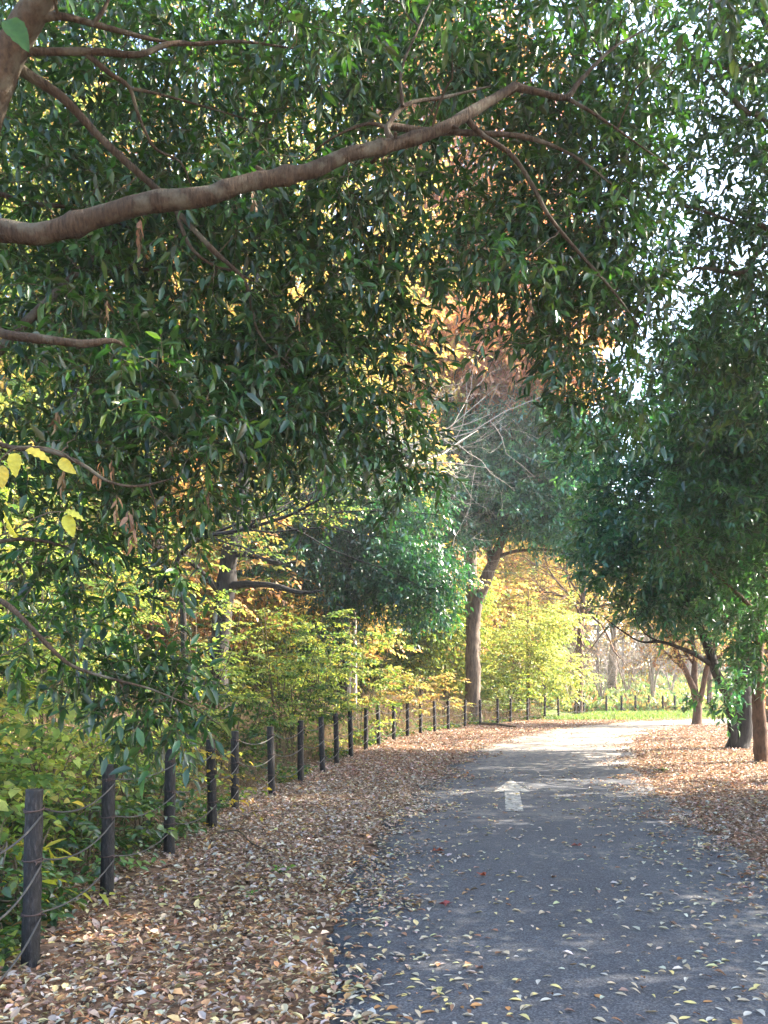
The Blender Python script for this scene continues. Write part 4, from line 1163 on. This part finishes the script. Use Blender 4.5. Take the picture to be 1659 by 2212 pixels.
b = g3(-.9, 27.5)
bare_tree("bare_tree", "leafless pale grey tree fanning fine twigs out behind the hanging oak leaves", b,
          [([b, at(765, 1300, 27.5), at(770, 1150, 27), at(800, 1040, 24), at(850, 985, 22.5), at(930, 940, 22.3)], [.09, .08, .07, .055, .035, .012]),
           ([at(785, 1090, 25.2), at(850, 1020, 23), at(950, 1000, 22), at(1050, 1010, 21.8)], [.05, .03, .018, .006])], M_BARK_SUN_TINT, 12, levels=4, nchild=(3, 4), spread=.5, ratio=.62, up=.04, rk=.46, wig=.2)
b = g3(-3.2, 14.2)
bare_tree("bare_tree", "leafless dark branched sapling sweeping up to the right over the yellow shrubs", b,
          [([b, at(395, 1300, 14.2), at(380, 1220, 14.2), at(430, 1165, 14.1), at(520, 1145, 14), at(620, 1115, 13.9), at(690, 1080, 13.8), at(750, 1055, 13.7)], [.06, .05, .042, .036, .03, .024, .016, .006]),
           ([at(440, 1160, 14.1), at(520, 1130, 14.2), at(600, 1110, 14.3), at(680, 1060, 14.4)], [.024, .02, .015, .006])], M_BARK_DARK, 13, levels=3, nchild=(2, 4), spread=.35, ratio=.6, up=.02)
b = g3(10.1, 45.5)
bare_tree("larch", "bare brown conifer with level side branches behind the corner of the fence", b,
          [([b, at(1252, 1420, 45.5), at(1256, 1340, 45.5), at(1262, 1260, 45.5), at(1266, 1150, 45.5)], [.2, .17, .15, .11, .05])], M_BARK_RED, 14, levels=4, nchild=(4, 5), spread=.55, ratio=.62, up=-.02, leaf=([(.36, .17, .08, 2), (.42, .26, .09, 1)], 1, 3, .1, .25, M_SOFT))
b = g3(16.5, 54.)
bare_tree("bare_tree", "pale many stemmed leafless tree standing in the meadow beyond the far posts", b,
          [([b, at(1402, 1440, 54), at(1380, 1390, 54), at(1365, 1340, 54)], [.08, .06, .045, .02]), ([b, at(1412, 1440, 54), at(1420, 1390, 54), at(1416, 1310, 54)], [.08, .06, .045, .02]),
           ([b, at(1422, 1450, 54), at(1455, 1410, 54), at(1480, 1370, 54)], [.07, .06, .04, .02]), ([b, at(1408, 1440, 54), at(1400, 1380, 54), at(1398, 1300, 54)], [.07, .055, .04, .02])], M_BARK_GREY, 15, levels=3, nchild=(3, 5), spread=.4)
b = g3(11.55, 32.5)
bare_tree("maple_tree", "small three stemmed tree with sparse orange leaves by the path's far edge", b,
          [([b + V([0, 0, -.1]), at(1507, 1530, 32.5), at(1502, 1500, 32.5), at(1491, 1470, 32.5), at(1477, 1440, 32.5), at(1459, 1400, 32.5), at(1440, 1350, 32.4), at(1425, 1290, 32.3)], [.19, .155, .14, .11, .10, .085, .06, .03]),
           ([at(1503, 1505, 32.5), at(1500, 1460, 32.6), at(1502, 1420, 32.7), at(1495, 1360, 32.8), at(1510, 1290, 33)], [.12, .11, .09, .07, .03]),
           ([at(1508, 1530, 32.5), at(1518, 1490, 32.4), at(1528, 1440, 32.3), at(1545, 1390, 32.2), at(1560, 1300, 32)], [.10, .10, .085, .06, .03])], M_BARK_RED, 16, levels=4, nchild=(3, 4), spread=.5, leaf=(PAL_ORANGE, 2, 5, .13, .7, M_SOFT))

# yellow and gold trees beyond the fence at the bend
def simple_tree(name, label, x, y, h, rad, blobs, pal, bark, lmat, seed, lean=0., **kw):
    b = g3(x, y)
    a = dict(clump_r=.95, per=13, k=9, leafL=.19, leafW=.10, mind=.55, droop=.15, ln=(.4, .8), hang=.25, tmpl=LEAF4, twigs=False, planar=True, flat=.5, gk=dict(rmax=.06, rk=.01))
    a.update(kw)
    make_tree(name, label, "tree", b, [([b + V([0, 0, -.2]), b + V([lean * .2, 0, h * .3]), b + V([lean * .5, .1, h * .6]), b + V([lean, 0, h * .95])], [rad, rad * .85, rad * .6, rad * .2])], blobs, pal, bark, lmat, seed=seed, **a)

simple_tree("maple_tree", "bright yellow bushy maple glowing in the sun behind the fence at the bend", 6.4, 39., 6., .10,
            [bl(1150, 1400, 95, 90, 39, 1.6, 60), bl(1180, 1345, 80, 50, 37, 1.2, 20), bl(1100, 1460, 50, 45, 38, 1., 14), bl(1210, 1460, 60, 45, 38, 1, 10)], [(.33, .38, .13, 4), (.25, .33, .10, 4), (.43, .42, .16, 2)], M_BARK_RED, M_SOFT, 21, per=11, leafL=.16, leafW=.1, clump_r=.6, mind=.35)
simple_tree("maple_tree", "yellow green maple with leafy lower branches just left of the leaning trunk", 1.6, 38., 7., .11,
            [bl(910, 1390, 130, 90, 38, 2, 60), bl(960, 1300, 90, 60, 39, 1.5, 30), bl(820, 1430, 110, 60, 37, 1.5, 28)], PAL_YELLOWGREEN, M_BARK_ROUGH, M_SOFT, 22, per=11, leafL=.16, leafW=.09, clump_r=.6, mind=.35)
simple_tree("maple_tree", "golden tree glowing between the leaning trunk and the bare conifer", 9.5, 52., 13., .2,
            [bl(1150, 1280, 170, 80, 50, 3, 60), bl(1240, 1200, 170, 90, 52, 3, 70), bl(1060, 1290, 130, 100, 52, 3, 40), bl(1320, 1290, 80, 60, 52, 2.5, 20), bl(1180, 1080, 180, 90, 52, 3, 50)], PAL_GOLD, M_BARK_ROUGH, M_SOFT, 23)
simple_tree("maple_tree", "orange red maple with lit leaves behind the low branch of the dark forked evergreen", 18.5, 50., 9., .16,
            [bl(1400, 1310, 90, 45, 50, 2, 24), bl(1500, 1370, 90, 50, 50, 2, 26), bl(1580, 1330, 90, 70, 50, 2, 24)], PAL_GOLD, M_BARK_RED, M_SOFT, 24, per=9)
simple_tree("maple_tree", "low scarlet maple at the right edge behind the two evergreen trunks", 19.4, 44., 3.2, .07,
            [bl(1655, 1500, 45, 45, 44, 1, 16), bl(1700, 1470, 60, 50, 44, 1, 14)], PAL_REDLEAF, M_BARK_RED, M_SOFT, 25, per=9, leafL=.13, leafW=.08, clump_r=.45, mind=.3)

# ------------------------------------------------------------------ the wood behind the left fence and beyond the meadow
rr = np.random.default_rng(77)
WOOD = [
    # x, y, height, palette, kind word, label
    (-9.5, 17., 16., PAL_MUTED, "broadleaf_tree", "tall green tree turning yellow at the far left behind the oak's crown"),
    (-6.2, 24., 19., PAL_ORANGE, "oak_tree", "tall orange leaved oak behind the left part of the evergreen oak's crown"),
    (-11.5, 27., 20., PAL_MUTED, "broadleaf_tree", "tall dull green tree standing deep in the left wood"),
    (-2.3, 29., 20., PAL_GOLD, "oak_tree", "golden tall oak rising behind the dark drooping evergreen"),
    (-16., 35., 21., PAL_ORANGE, "oak_tree", "rusty oak at the far left back of the wood"),
    (-7.5, 38., 23., PAL_YELLOW, "broadleaf_tree", "pale yellow tree behind the orange oak in the wood"),
    (.8, 43., 24., PAL_ORANGE, "oak_tree", "tall tawny oak at the back of the wood left of the russet one"),
    (9., 60., 24., PAL_YELLOWGREEN, "broadleaf_tree", "tall yellow green tree behind the golden tree beyond the bend"),
    (15.5, 84., 18., PAL_ORANGE, "oak_tree", "brown leaved oak at the meadow's far side behind the pale stems"),
    (29., 84., 16., PAL_YELLOWGREEN, "broadleaf_tree", "light green tree on the meadow's far side right of the brown oak"),
    (44., 74., 15., PAL_MIDGREEN, "evergreen_tree", "green tree at the far right end of the meadow"),
    (-15., 22., 17., PAL_GOLD, "broadleaf_tree", "amber tree at the far left beyond the green one turning yellow"),
    (-13., 47., 25., PAL_MIDGREEN, "evergreen_tree", "tall green tree far behind the rusty oak in the left wood"),
    (-3.6, 48., 24., PAL_GOLD, "broadleaf_tree", "amber tree standing between the tawny oak and the green one in the wood"),
    (5., 54., 25., PAL_ORANGE, "oak_tree", "copper oak behind the russet one beyond the bend"),
    (3.2, 46., 8., PAL_YELLOW, "broadleaf_tree", "low yellow tree behind the leaning trunk"),
    (-4.5, 33., 8., PAL_YELLOWGREEN, "broadleaf_tree", "low yellow green tree behind the drooping evergreen"),
    (-9., 31., 9., PAL_YELLOW, "broadleaf_tree", "low pale yellow tree deep in the left wood"),
    (-1., 38., 8., PAL_YELLOWGREEN, "broadleaf_tree", "low green and yellow tree left of the leaning trunk, farther back"),
    (-8., 20.5, 8., PAL_MUTED, "broadleaf_tree", "bushy dull green tree on the bank behind the oak's lowest limbs"),
    (-1., 56., 22., PAL_YELLOW, "broadleaf_tree", "hazy yellow tree farthest back behind the left fence"),
]
for i, (x, y, h, pal, nm, lab) in enumerate(WOOD):
    b = g3(x, y)
    sc = max(1., y / 28.)
    lm = M_EVER if nm == "evergreen_tree" else M_SOFT
    w_ = h * .21
    blobs = [(b + V([0, 0, h * .70]), (w_ * 1.2, w_, h * .30), 190), (b + V([rr.normal(0, 1), rr.normal(0, 1), h * .42]), (w_ * 1.3, w_ * 1.1, h * .18), 130), (b + V([0, 0, h * .20]), (w_ * 1.1, w_, h * .14), 80)]
    simple_tree(nm, lab, x, y, h, .012 * h + .06, blobs, pal, M_BARK_ROUGH, lm, 100 + i, lean=rr.normal(0, .6), clump_r=.95 * sc ** .5, per=12, k=8, leafL=.20 * sc ** .7, leafW=.12 * sc ** .7, mind=.5)

# bare poles of the far wood: slim trunks with twigs beyond the meadow
for i, (px, d, h, lab) in enumerate(((1322, 60., 9., "thick grey trunk standing alone in the meadow behind the bare conifer"), (1215, 64., 10., "slim leafless tree far behind the golden tree"), (1345, 74., 12., "tall leafless tree at the meadow's far edge behind the thick grey trunk"), (1460, 76., 11., "leafless grey tree at the meadow's far edge behind the pale many stemmed one"), (1290, 82., 13., "farthest leafless tree, a thin line between the bare conifer and the thick trunk"))):
    X = (px - 830) * d / FPX
    b = g3(X, d)
    bare_tree("bare_tree", lab, b, [([b + V([0, 0, -.2]), b + V([.1, 0, h * .3]), b + V([.2, 0, h * .6]), b + V([.1, 0, h])], [.34 if i == 0 else .13, .27 if i == 0 else .11, .09, .03])], M_BARK_ROUGH, 200 + i, levels=4, nchild=(3, 4), spread=.5)

M_TWIG_FAR = bark_mat("mauve_twig", (.20, .165, .155), (.34, .29, .275), 20, .5, .2)
for i, (px, d, lab) in enumerate(((1300, 53., "grey mauve leafless shrub between the bare conifer and the thick grey trunk"), (1355, 57., "twiggy leafless shrub left of the pale many stemmed tree"), (1450, 58., "twiggy leafless shrub right of the pale many stemmed tree"), (1500, 62., "leafless mauve shrub behind the small three stemmed orange tree"), (1230, 55., "leafless mauve shrub left of the bare conifer"), (1400, 66., "wide leafless shrub behind the pale many stemmed tree"), (1320, 68., "wide leafless shrub at the back behind the thick grey trunk"))):
    X = (px - 830) * d / FPX
    b = g3(X, d)
    r_ = np.random.default_rng(700 + i)
    st = []
    for q in range(6):
        a = r_.uniform(0, 6.28)
        o = V([math.cos(a), math.sin(a), 0])
        st.append(([b, b + o * .35 + V([0, 0, 1.2]), b + o * r_.uniform(.8, 1.5) + V([0, 0, r_.uniform(2.4, 4.2)])], [.05, .035, .012]))
    bare_tree("bare_shrub", lab, b, st, M_TWIG_FAR, 720 + i, levels=4, nchild=(3, 4), spread=.5, up=.1, sides=3)

# ------------------------------------------------------------------ shrubs behind the fence
def shrub(name, label, x, y, h, w, pal, seed, lmat=M_SOFT, n=26, per=7, k=8, leafL=.09, leafW=.05, planar=True, tmpl=LEAF8, stems=5, flat=.2, hang=.1, low=.55, **kw):
    r = np.random.default_rng(seed)
    b = g3(x, y)
    root = empty(name, tuple(b), label, "shrub")
    tb = Buf()
    sk, sr = [], []
    for s in range(stems):
        a = r.uniform(0, 6.28)
        o = V([math.cos(a), math.sin(a), 0])
        pts = [b + o * .08, b + o * w * .25 + V([0, 0, h * .35]), b + o * w * .5 + V([0, 0, h * .68]) + r.normal(0, .08, 3), b + o * w * .75 + V([0, 0, h * r.uniform(.8, 1.)])]
        P, R = limb(tb, pts, [.014, .011, .008, .004], 5, n=12, seed=seed + s)
        sk.append(P[3:]); sr.append(R[3:])
    cl = blob_points([(b + V([0, 0, h * low]), (w, w, h * .48), int(n * .85))], r, .12)
    cl = cl[cl[:, 2] > b[2] + .05]
    gb, lb = Buf(), Buf()
    ends = grow(gb, np.vstack(sk), np.concatenate(sr), cl, r, rmin=.0025, rk=.005, rmax=.01, arch=.08)
    foliage(lb, gb, cl, ends, r, .28, per, k, leafL, leafW, pal, droop=.15, ln=(.2, .45), flat=flat, hang=hang, planar=planar, tmpl=tmpl, twig_r=.002, **kw)
    tb.build("stems", M_STEM, root, b)
    tag(gb.build("twigs", M_STEM, root, b), kind="stuff")
    lb.build("foliage", lmat, root, b)
    return root

SHRUBS = [
    ("broad_leaved_shrub", "lime yellow shrub with heart shaped leaves at the left edge behind the first post", -3.1, 6.4, 1.9, .75, PAL_LIME, dict(n=30, leafL=.10, leafW=.075)),
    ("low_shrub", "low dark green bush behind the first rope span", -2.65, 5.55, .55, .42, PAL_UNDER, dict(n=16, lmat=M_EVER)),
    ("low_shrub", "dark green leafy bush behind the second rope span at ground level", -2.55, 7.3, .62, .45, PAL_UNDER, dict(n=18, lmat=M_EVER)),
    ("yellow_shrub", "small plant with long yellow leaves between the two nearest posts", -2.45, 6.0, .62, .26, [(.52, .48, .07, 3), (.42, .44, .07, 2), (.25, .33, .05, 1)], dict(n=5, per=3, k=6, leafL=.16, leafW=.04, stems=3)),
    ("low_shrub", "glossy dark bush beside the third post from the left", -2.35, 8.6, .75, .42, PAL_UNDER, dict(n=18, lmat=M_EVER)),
    ("yellow_shrub", "yellow green shrub with drooping sprays behind the third rope span", -3.4, 8.6, 2.4, .95, PAL_LIME, dict(n=34)),
    ("vine_shrub", "yellow and green climber wrapped round the fourth post", -1.83, 9.45, 1.0, .17, [(.45, .34, .05, 2), (.14, .22, .05, 2), (.5, .42, .08, 1)], dict(n=11, per=4, k=5, leafL=.08, leafW=.05, stems=3)),
    ("yellow_shrub", "tall yellow green shrub with layered sprays left of the blackish trunk", -4.6, 12.2, 3.6, 1.3, PAL_LIME, dict(n=48)),
    ("yellow_shrub", "layered pale yellow shrub spreading in front of the blackish trunk", -2.9, 13.4, 3.2, 1.1, PAL_LIME, dict(n=46)),
    ("yellow_shrub", "wide yellow green shrub with flat sprays right of the blackish trunk", -2.0, 16.8, 2.9, 1.3, PAL_YELLOWGREEN, dict(n=58)),
    ("green_shrub", "dense green shrub behind the sixth and seventh posts", -2.35, 13.3, 1.5, .7, PAL_UNDER, dict(n=34)),
    ("green_shrub", "green tangled shrub behind the tenth post with leaves over the rope", -1.75, 17.2, 1.9, .85, PAL_UNDER, dict(n=36)),
    ("yellow_shrub", "sunlit lime shrub beside the drooping dark evergreen", -.6, 21., 3.4, 1.3, PAL_YELLOWGREEN, dict(n=50, leafL=.11, leafW=.065)),
    ("orange_shrub", "low orange tinted shrub behind the middle of the fence", .2, 25.2, 1.9, 1.1, [(.34, .31, .11, 3), (.40, .25, .12, 2), (.22, .27, .09, 2)], dict(n=30, leafL=.12, leafW=.07)),
    ("orange_shrub", "dull gold shrub at the foot of the leaning trunk", 2.1, 31.8, 2.0, 1.0, PAL_GOLD, dict(n=26, leafL=.13, leafW=.075)),
    ("yellow_shrub", "yellow shrub spreading right of the leaning trunk behind the fence", 4.9, 36.2, 2.8, 1.5, PAL_YELLOWGREEN, dict(n=46, leafL=.14, leafW=.085)),
    ("yellow_shrub", "yellow green shrub by the fence corner below the bare conifer", 7.3, 41., 2.6, 1.5, PAL_YELLOWGREEN, dict(n=42, leafL=.14, leafW=.085)),
    ("yellow_shrub", "pale yellow bush at the back left among the bank's dead stems", -6.0, 10.2, 2.8, 1.2, PAL_LIME, dict(n=44)),
    ("low_shrub", "knee high lime bush behind the ropes left of the second post", -3.0, 7.5, 1.15, .6, PAL_LIME, dict(n=34, low=.5)),
    ("low_shrub", "pale yellow and lime bush behind the third post, waist high", -3.0, 9.4, 1.3, .7, PAL_LIME, dict(n=36, low=.5)),
    ("low_shrub", "lime leaved bush at the left edge above the first post", -4.0, 7.9, 1.6, .8, PAL_LIME, dict(n=40, low=.5)),
    ("low_shrub", "yellow green bush behind the fifth post, waist high", -2.9, 11.4, 1.3, .7, PAL_LIME, dict(n=36, low=.5)),
    ("yellow_shrub", "airy lime shrub on the bank behind the second and third posts", -4.3, 9.2, 3.3, 1.1, PAL_LIME, dict(n=44)),
    ("yellow_shrub", "leggy yellow green shrub on the bank behind the airy lime one", -5.2, 12.0, 4.2, 1.4, PAL_LIME, dict(n=54)),
    ("yellow_shrub", "flat layered lime shrub just left of the blackish trunk's foot", -4.2, 16.0, 4.0, 1.3, PAL_YELLOWGREEN, dict(n=54)),
    ("yellow_shrub", "high pale yellow shrub on the bank at the far left", -7.8, 14.2, 5.0, 1.6, PAL_YELLOW, dict(n=60)),
    ("yellow_shrub", "lime green shrub in front of the drooping dark evergreen's low branches", -1.4, 19.2, 2.9, 1.2, PAL_YELLOWGREEN, dict(n=60)),
    ("green_shrub", "green bush high on the bank at the far left", -5.4, 14.8, 3.6, 1.4, PAL_MIDGREEN, dict(n=50)),
    ("yellow_shrub", "gold flecked bush on the bank left of the layered pale shrub", -6.6, 17.8, 4.2, 1.6, PAL_YELLOW, dict(n=56, leafL=.11, leafW=.065)),
    ("green_shrub", "mixed green bush deep behind the ninth post", -3.2, 23.5, 4., 1.6, PAL_YELLOWGREEN, dict(n=56, leafL=.12, leafW=.07)),
    ("yellow_shrub", "tall golden bush filling the gap left of the drooping evergreen", -5.5, 27.5, 5.5, 2.2, PAL_YELLOW, dict(n=70, leafL=.15, leafW=.09)),
]
for i, (nm, lab, x, y, h, w_, pal, kw) in enumerate(SHRUBS):
    shrub(nm, lab, x, y, h, w_, pal, 300 + i * 7, **kw)

# ------------------------------------------------------------------ grass, meadow plants, bank stems
def build_grass():
    r = np.random.default_rng(81)
    n = 60000
    Y = r.uniform(36.5, 48, n); X = r.uniform(6, 34, n)
    d, s = path_dist(X, Y)
    fx = np.interp(Y, FXY_LONG[:, 1], FXY_LONG[:, 0])
    k = (s < 0) & (d > 1.75) & (X > fx + .3) & in_view(X, Y, 3)
    X, Y, d = X[k], Y[k], d[k]
    N = len(X)
    h = r.uniform(.10, .26, N) * (.5 + .5 * smooth(1.8, 3.2, d))
    az = r.uniform(0, 6.28, N)
    b = Buf()
    leaves(b, np.c_[X, Y, gz(X, Y) - .01], np.c_[r.normal(0, .35, N), r.normal(0, .35, N), np.ones(N)], np.c_[np.cos(az), np.sin(az), np.zeros(N)], h, h * .10 + .008,
           pick([(.12, .20, .065, 4), (.16, .23, .08, 3), (.23, .26, .10, 2), (.10, .2, .05, 2)], N, r), LEAF4, curl=r.normal(.2, .15, N))
    tag(b.build("grass", M_GRASS), "short bright green grass on the verge beyond the bend", "grass", kind="stuff")
    # rough meadow plants behind the far posts
    n = 42000
    Y = 47 + 45 * r.random(n) ** 1.3; X = r.uniform(4, 48, n)
    k = in_view(X, Y, 4)
    X, Y = X[k], Y[k]; N = len(X)
    b = Buf()
    h = r.uniform(.15, .55, N)
    az = r.uniform(0, 6.28, N)
    leaves(b, np.c_[X, Y, gz(X, Y) - .02 + r.random(N) * .3], np.c_[r.normal(0, .8, N), r.normal(0, .8, N), np.ones(N) * .8], np.c_[np.cos(az), np.sin(az), np.ones(N) * .4], h, h * .35,
           pick([(.17, .24, .11, 4), (.24, .27, .13, 3), (.10, .2, .07, 3), (.33, .25, .12, 2), (.28, .17, .1, 1.5)], N, r), LEAF4, curl=r.normal(.2, .15, N))
    tag(b.build("meadow_plants", M_GRASS), "rough green and straw coloured meadow plants behind the far posts", "meadow", kind="stuff")
    # dead stems and ground plants on the bank behind the fence
    n = 15000
    Y = 4.2 + 36 * r.random(n) ** 1.2; off = .25 + 4.5 * r.random(n) ** 1.3
    fx = np.interp(Y, FXY_LONG[:, 1], FXY_LONG[:, 0])
    X = fx - off
    N = len(X)
    h = r.uniform(.25, .9, N) * smooth(.2, 1.0, off)
    p0 = np.c_[X, Y, gz(X, Y)]
    dv = np.c_[r.normal(0, .45, N), r.normal(0, .45, N), np.ones(N)]
    P = p0[:, None] + dv[:, None] * (h[:, None] * np.linspace(0, 1, 4)[None])[..., None]
    P[:, 1:] += r.normal(0, .03, (N, 3, 3))
    b = Buf()
    tubes(b, P, np.linspace(.0035, .0018, 4)[None] * r.uniform(.7, 1.3, (N, 1)), 3)
    m = bark_mat("dead_stem", (.14, .095, .055), (.32, .235, .15), 8, 1., .1)
    tag(b.build("dead_stems", m), "tangle of thin straw brown dead stems on the bank behind the fence", "undergrowth", kind="stuff")
    n = 26000
    Y = 4.4 + 37 * r.random(n) ** 1.4; off = .12 + 3.8 * r.random(n) ** 1.5
    fx = np.interp(Y, FXY_LONG[:, 1], FXY_LONG[:, 0])
    X = fx - off
    cl = np.sin(X * 2.7 + 1.3 * Y) + np.sin(Y * 2.1 - X * 1.4) + r.normal(0, .6, n)
    k = cl > .1
    X, Y, off = X[k], Y[k], off[k]; N = len(X)
    az = r.uniform(0, 6.28, N)
    L = r.uniform(.045, .10, N) * np.where(Y > 18, 1.4, 1)
    z = gz(X, Y) + .03 + r.random(N) ** 1.5 * (.12 + .35 * smooth(.2, 1.2, off))
    b = Buf()
    leaves(b, np.c_[X, Y, z], np.c_[np.cos(az), np.sin(az), r.normal(-.1, .3, N)], np.c_[r.normal(0, .4, N), r.normal(0, .4, N), np.ones(N)], L, L * r.uniform(.45, .7, N),
           pick([(.06, .13, .035, 4), (.09, .18, .045, 3), (.04, .09, .04, 3), (.3, .32, .06, 1.6), (.3, .18, .09, 1)], N, r), LEAF8, curl=r.normal(.15, .15, N))
    tag(b.build("ground_cover", M_SOFT), "low green plants covering the ground behind the fence", "undergrowth", kind="stuff")

build_grass()

def far_wood():
    r = np.random.default_rng(91)
    n = 2600
    X = r.uniform(-75, 95, n); Y = r.uniform(88, 112, n)
    z = gz(X, Y) + r.random(n) ** 1.2 * (13 + 3 * np.sin(X * .13) + 2 * np.sin(X * .41))
    lb = Buf()
    base = np.c_[X, Y, z]
    base = np.repeat(base, 7, 0) + r.normal(0, 1.1, (n * 7, 3))
    sprays(lb, None, base, r.normal(0, 1, (n * 7, 3)) * V([1, 1, .5]), r.uniform(.7, 1.5, n * 7), 6, .62, .4, .2, [(.22, .19, .14, 3), (.27, .21, .16, 3), (.17, .17, .10, 2), (.30, .26, .14, 1.5), (.26, .16, .11, 1)], r, tmpl=LEAF4)
    tag(lb.build("far_wood", M_SOFT), "far autumn wood closing the view behind the meadow", "wood", kind="stuff")
far_wood()

# ------------------------------------------------------------------ small things on the litter
def weed(label, px, py, D, h, pal, seed, n=9, L=.05):
    r = np.random.default_rng(seed)
    X = (px - 830) * D / FPX
    b = g3(X, D)
    root = empty("weed", tuple(b), label, "weed")
    sb, lb = Buf(), Buf()
    N = n
    d = np.c_[r.normal(0, .6, N), r.normal(0, .6, N), np.ones(N) * .8]
    sprays(lb, sb, np.repeat(b[None], N, 0), d, r.uniform(.6, 1, N) * h, 4, L, L * .5, .3, pal, r, twig_r=.0016, planar=True)
    sb.build("stems", M_STEM, root, b)
    lb.build("foliage", M_SOFT, root, b)
PALW = [(.12, .28, .06, 3), (.2, .36, .08, 2), (.08, .2, .05, 2)]
weed("tuft of fresh green weed standing in the litter midway between fence and path", 612, 1892, 7.3, .12, PALW, 401)
weed("small green sprig in the litter just right of the second post", 352, 1923, 6.7, .08, PALW, 402, 6, .04)
weed("low green sprig in the litter below the fresh green tuft", 540, 1945, 6.5, .07, PALW, 403, 6, .04)
weed("tiny green weed in the litter below the third post", 430, 1948, 6.4, .06, PALW, 404, 5, .035)
weed("dull green weed in the reddish litter right of the path", 1430, 1675, 15.5, .14, PALW, 405, 9, .06)
weed("bright lime weed in the grass before the far posts", 1352, 1540, 42.5, .5, [(.4, .5, .1, 2), (.3, .45, .1, 2)], 406, 26, .14)

def fallen_branch(label, pts, rad, seed, side=None):
    r = np.random.default_rng(seed)
    P0 = V(pts)
    root = empty("fallen_branch", tuple(P0[0]), label, "branch")
    b = Buf()
    limb(b, pts, rad, 7, seed=seed, rough=.05)
    b.build("stem", M_STEM, root, P0[0])
    for s in side or []:
        tb = Buf()
        limb(tb, s, [rad[0] * .5, rad[0] * .25], 5, n=6, seed=seed)
        tb.build("twig", M_STEM, root, P0[0])

def onl(px, D, h=.05):
    X = (px - 830) * D / FPX
    return g3(X, D, h)
fallen_branch("thin bent stick lying in the litter between the fence and the path", [onl(470, 8.75, .06), onl(515, 8.7, .09), onl(545, 8.2, .06), onl(590, 7.8, .06)], [.009, .008, .007, .004], 5, [[onl(515, 8.7, .09), onl(530, 8.6, .22)], [onl(545, 8.2, .06), onl(530, 8.9, .12)]])
fallen_branch("dead branch lying in the litter along the fence under the leaning trunk", [onl(1040, 31.2, .12), onl(1075, 30.9, .1), onl(1100, 30.4, .06), onl(1115, 30., .05)], [.05, .045, .04, .02], 6, [[onl(1075, 30.9, .1), onl(1085, 31.2, .35)]])
fallen_branch("broken grey branch jutting from the yellow shrubs above the fourth post", [at(250, 1480, 8.6), at(330, 1452, 8.5), at(400, 1432, 8.4), at(430, 1415, 8.4), at(470, 1392, 8.3)], [.02, .02, .018, .014, .006], 7, [[at(400, 1432, 8.4), at(450, 1440, 8.2)]])

# ------------------------------------------------------------------ the hazy autumn air
def haze():
    b = Buf()
    x0, x1, y0, y1, z0, z1 = -120, 140, -38, 130, -1.2, 36
    b.add([[x0, y0, z0], [x1, y0, z0], [x1, y1, z0], [x0, y1, z0], [x0, y0, z1], [x1, y0, z1], [x1, y1, z1], [x0, y1, z1]],
          [V([[0, 3, 2, 1], [4, 5, 6, 7], [0, 1, 5, 4], [1, 2, 6, 5], [2, 3, 7, 6], [3, 0, 4, 7]])])
    m, t, out = mat_new("pale_air")
    pv = t.nodes.new("ShaderNodeVolumePrincipled")
    pv.inputs["Color"].default_value = (.92, .95, 1, 1)
    pv.inputs["Density"].default_value = .0008
    pv.inputs["Anisotropy"].default_value = .35
    t.links.new(pv.outputs[0], out.inputs["Volume"])
    tag(b.build("haze", m, smooth=False), kind="stuff")
haze()
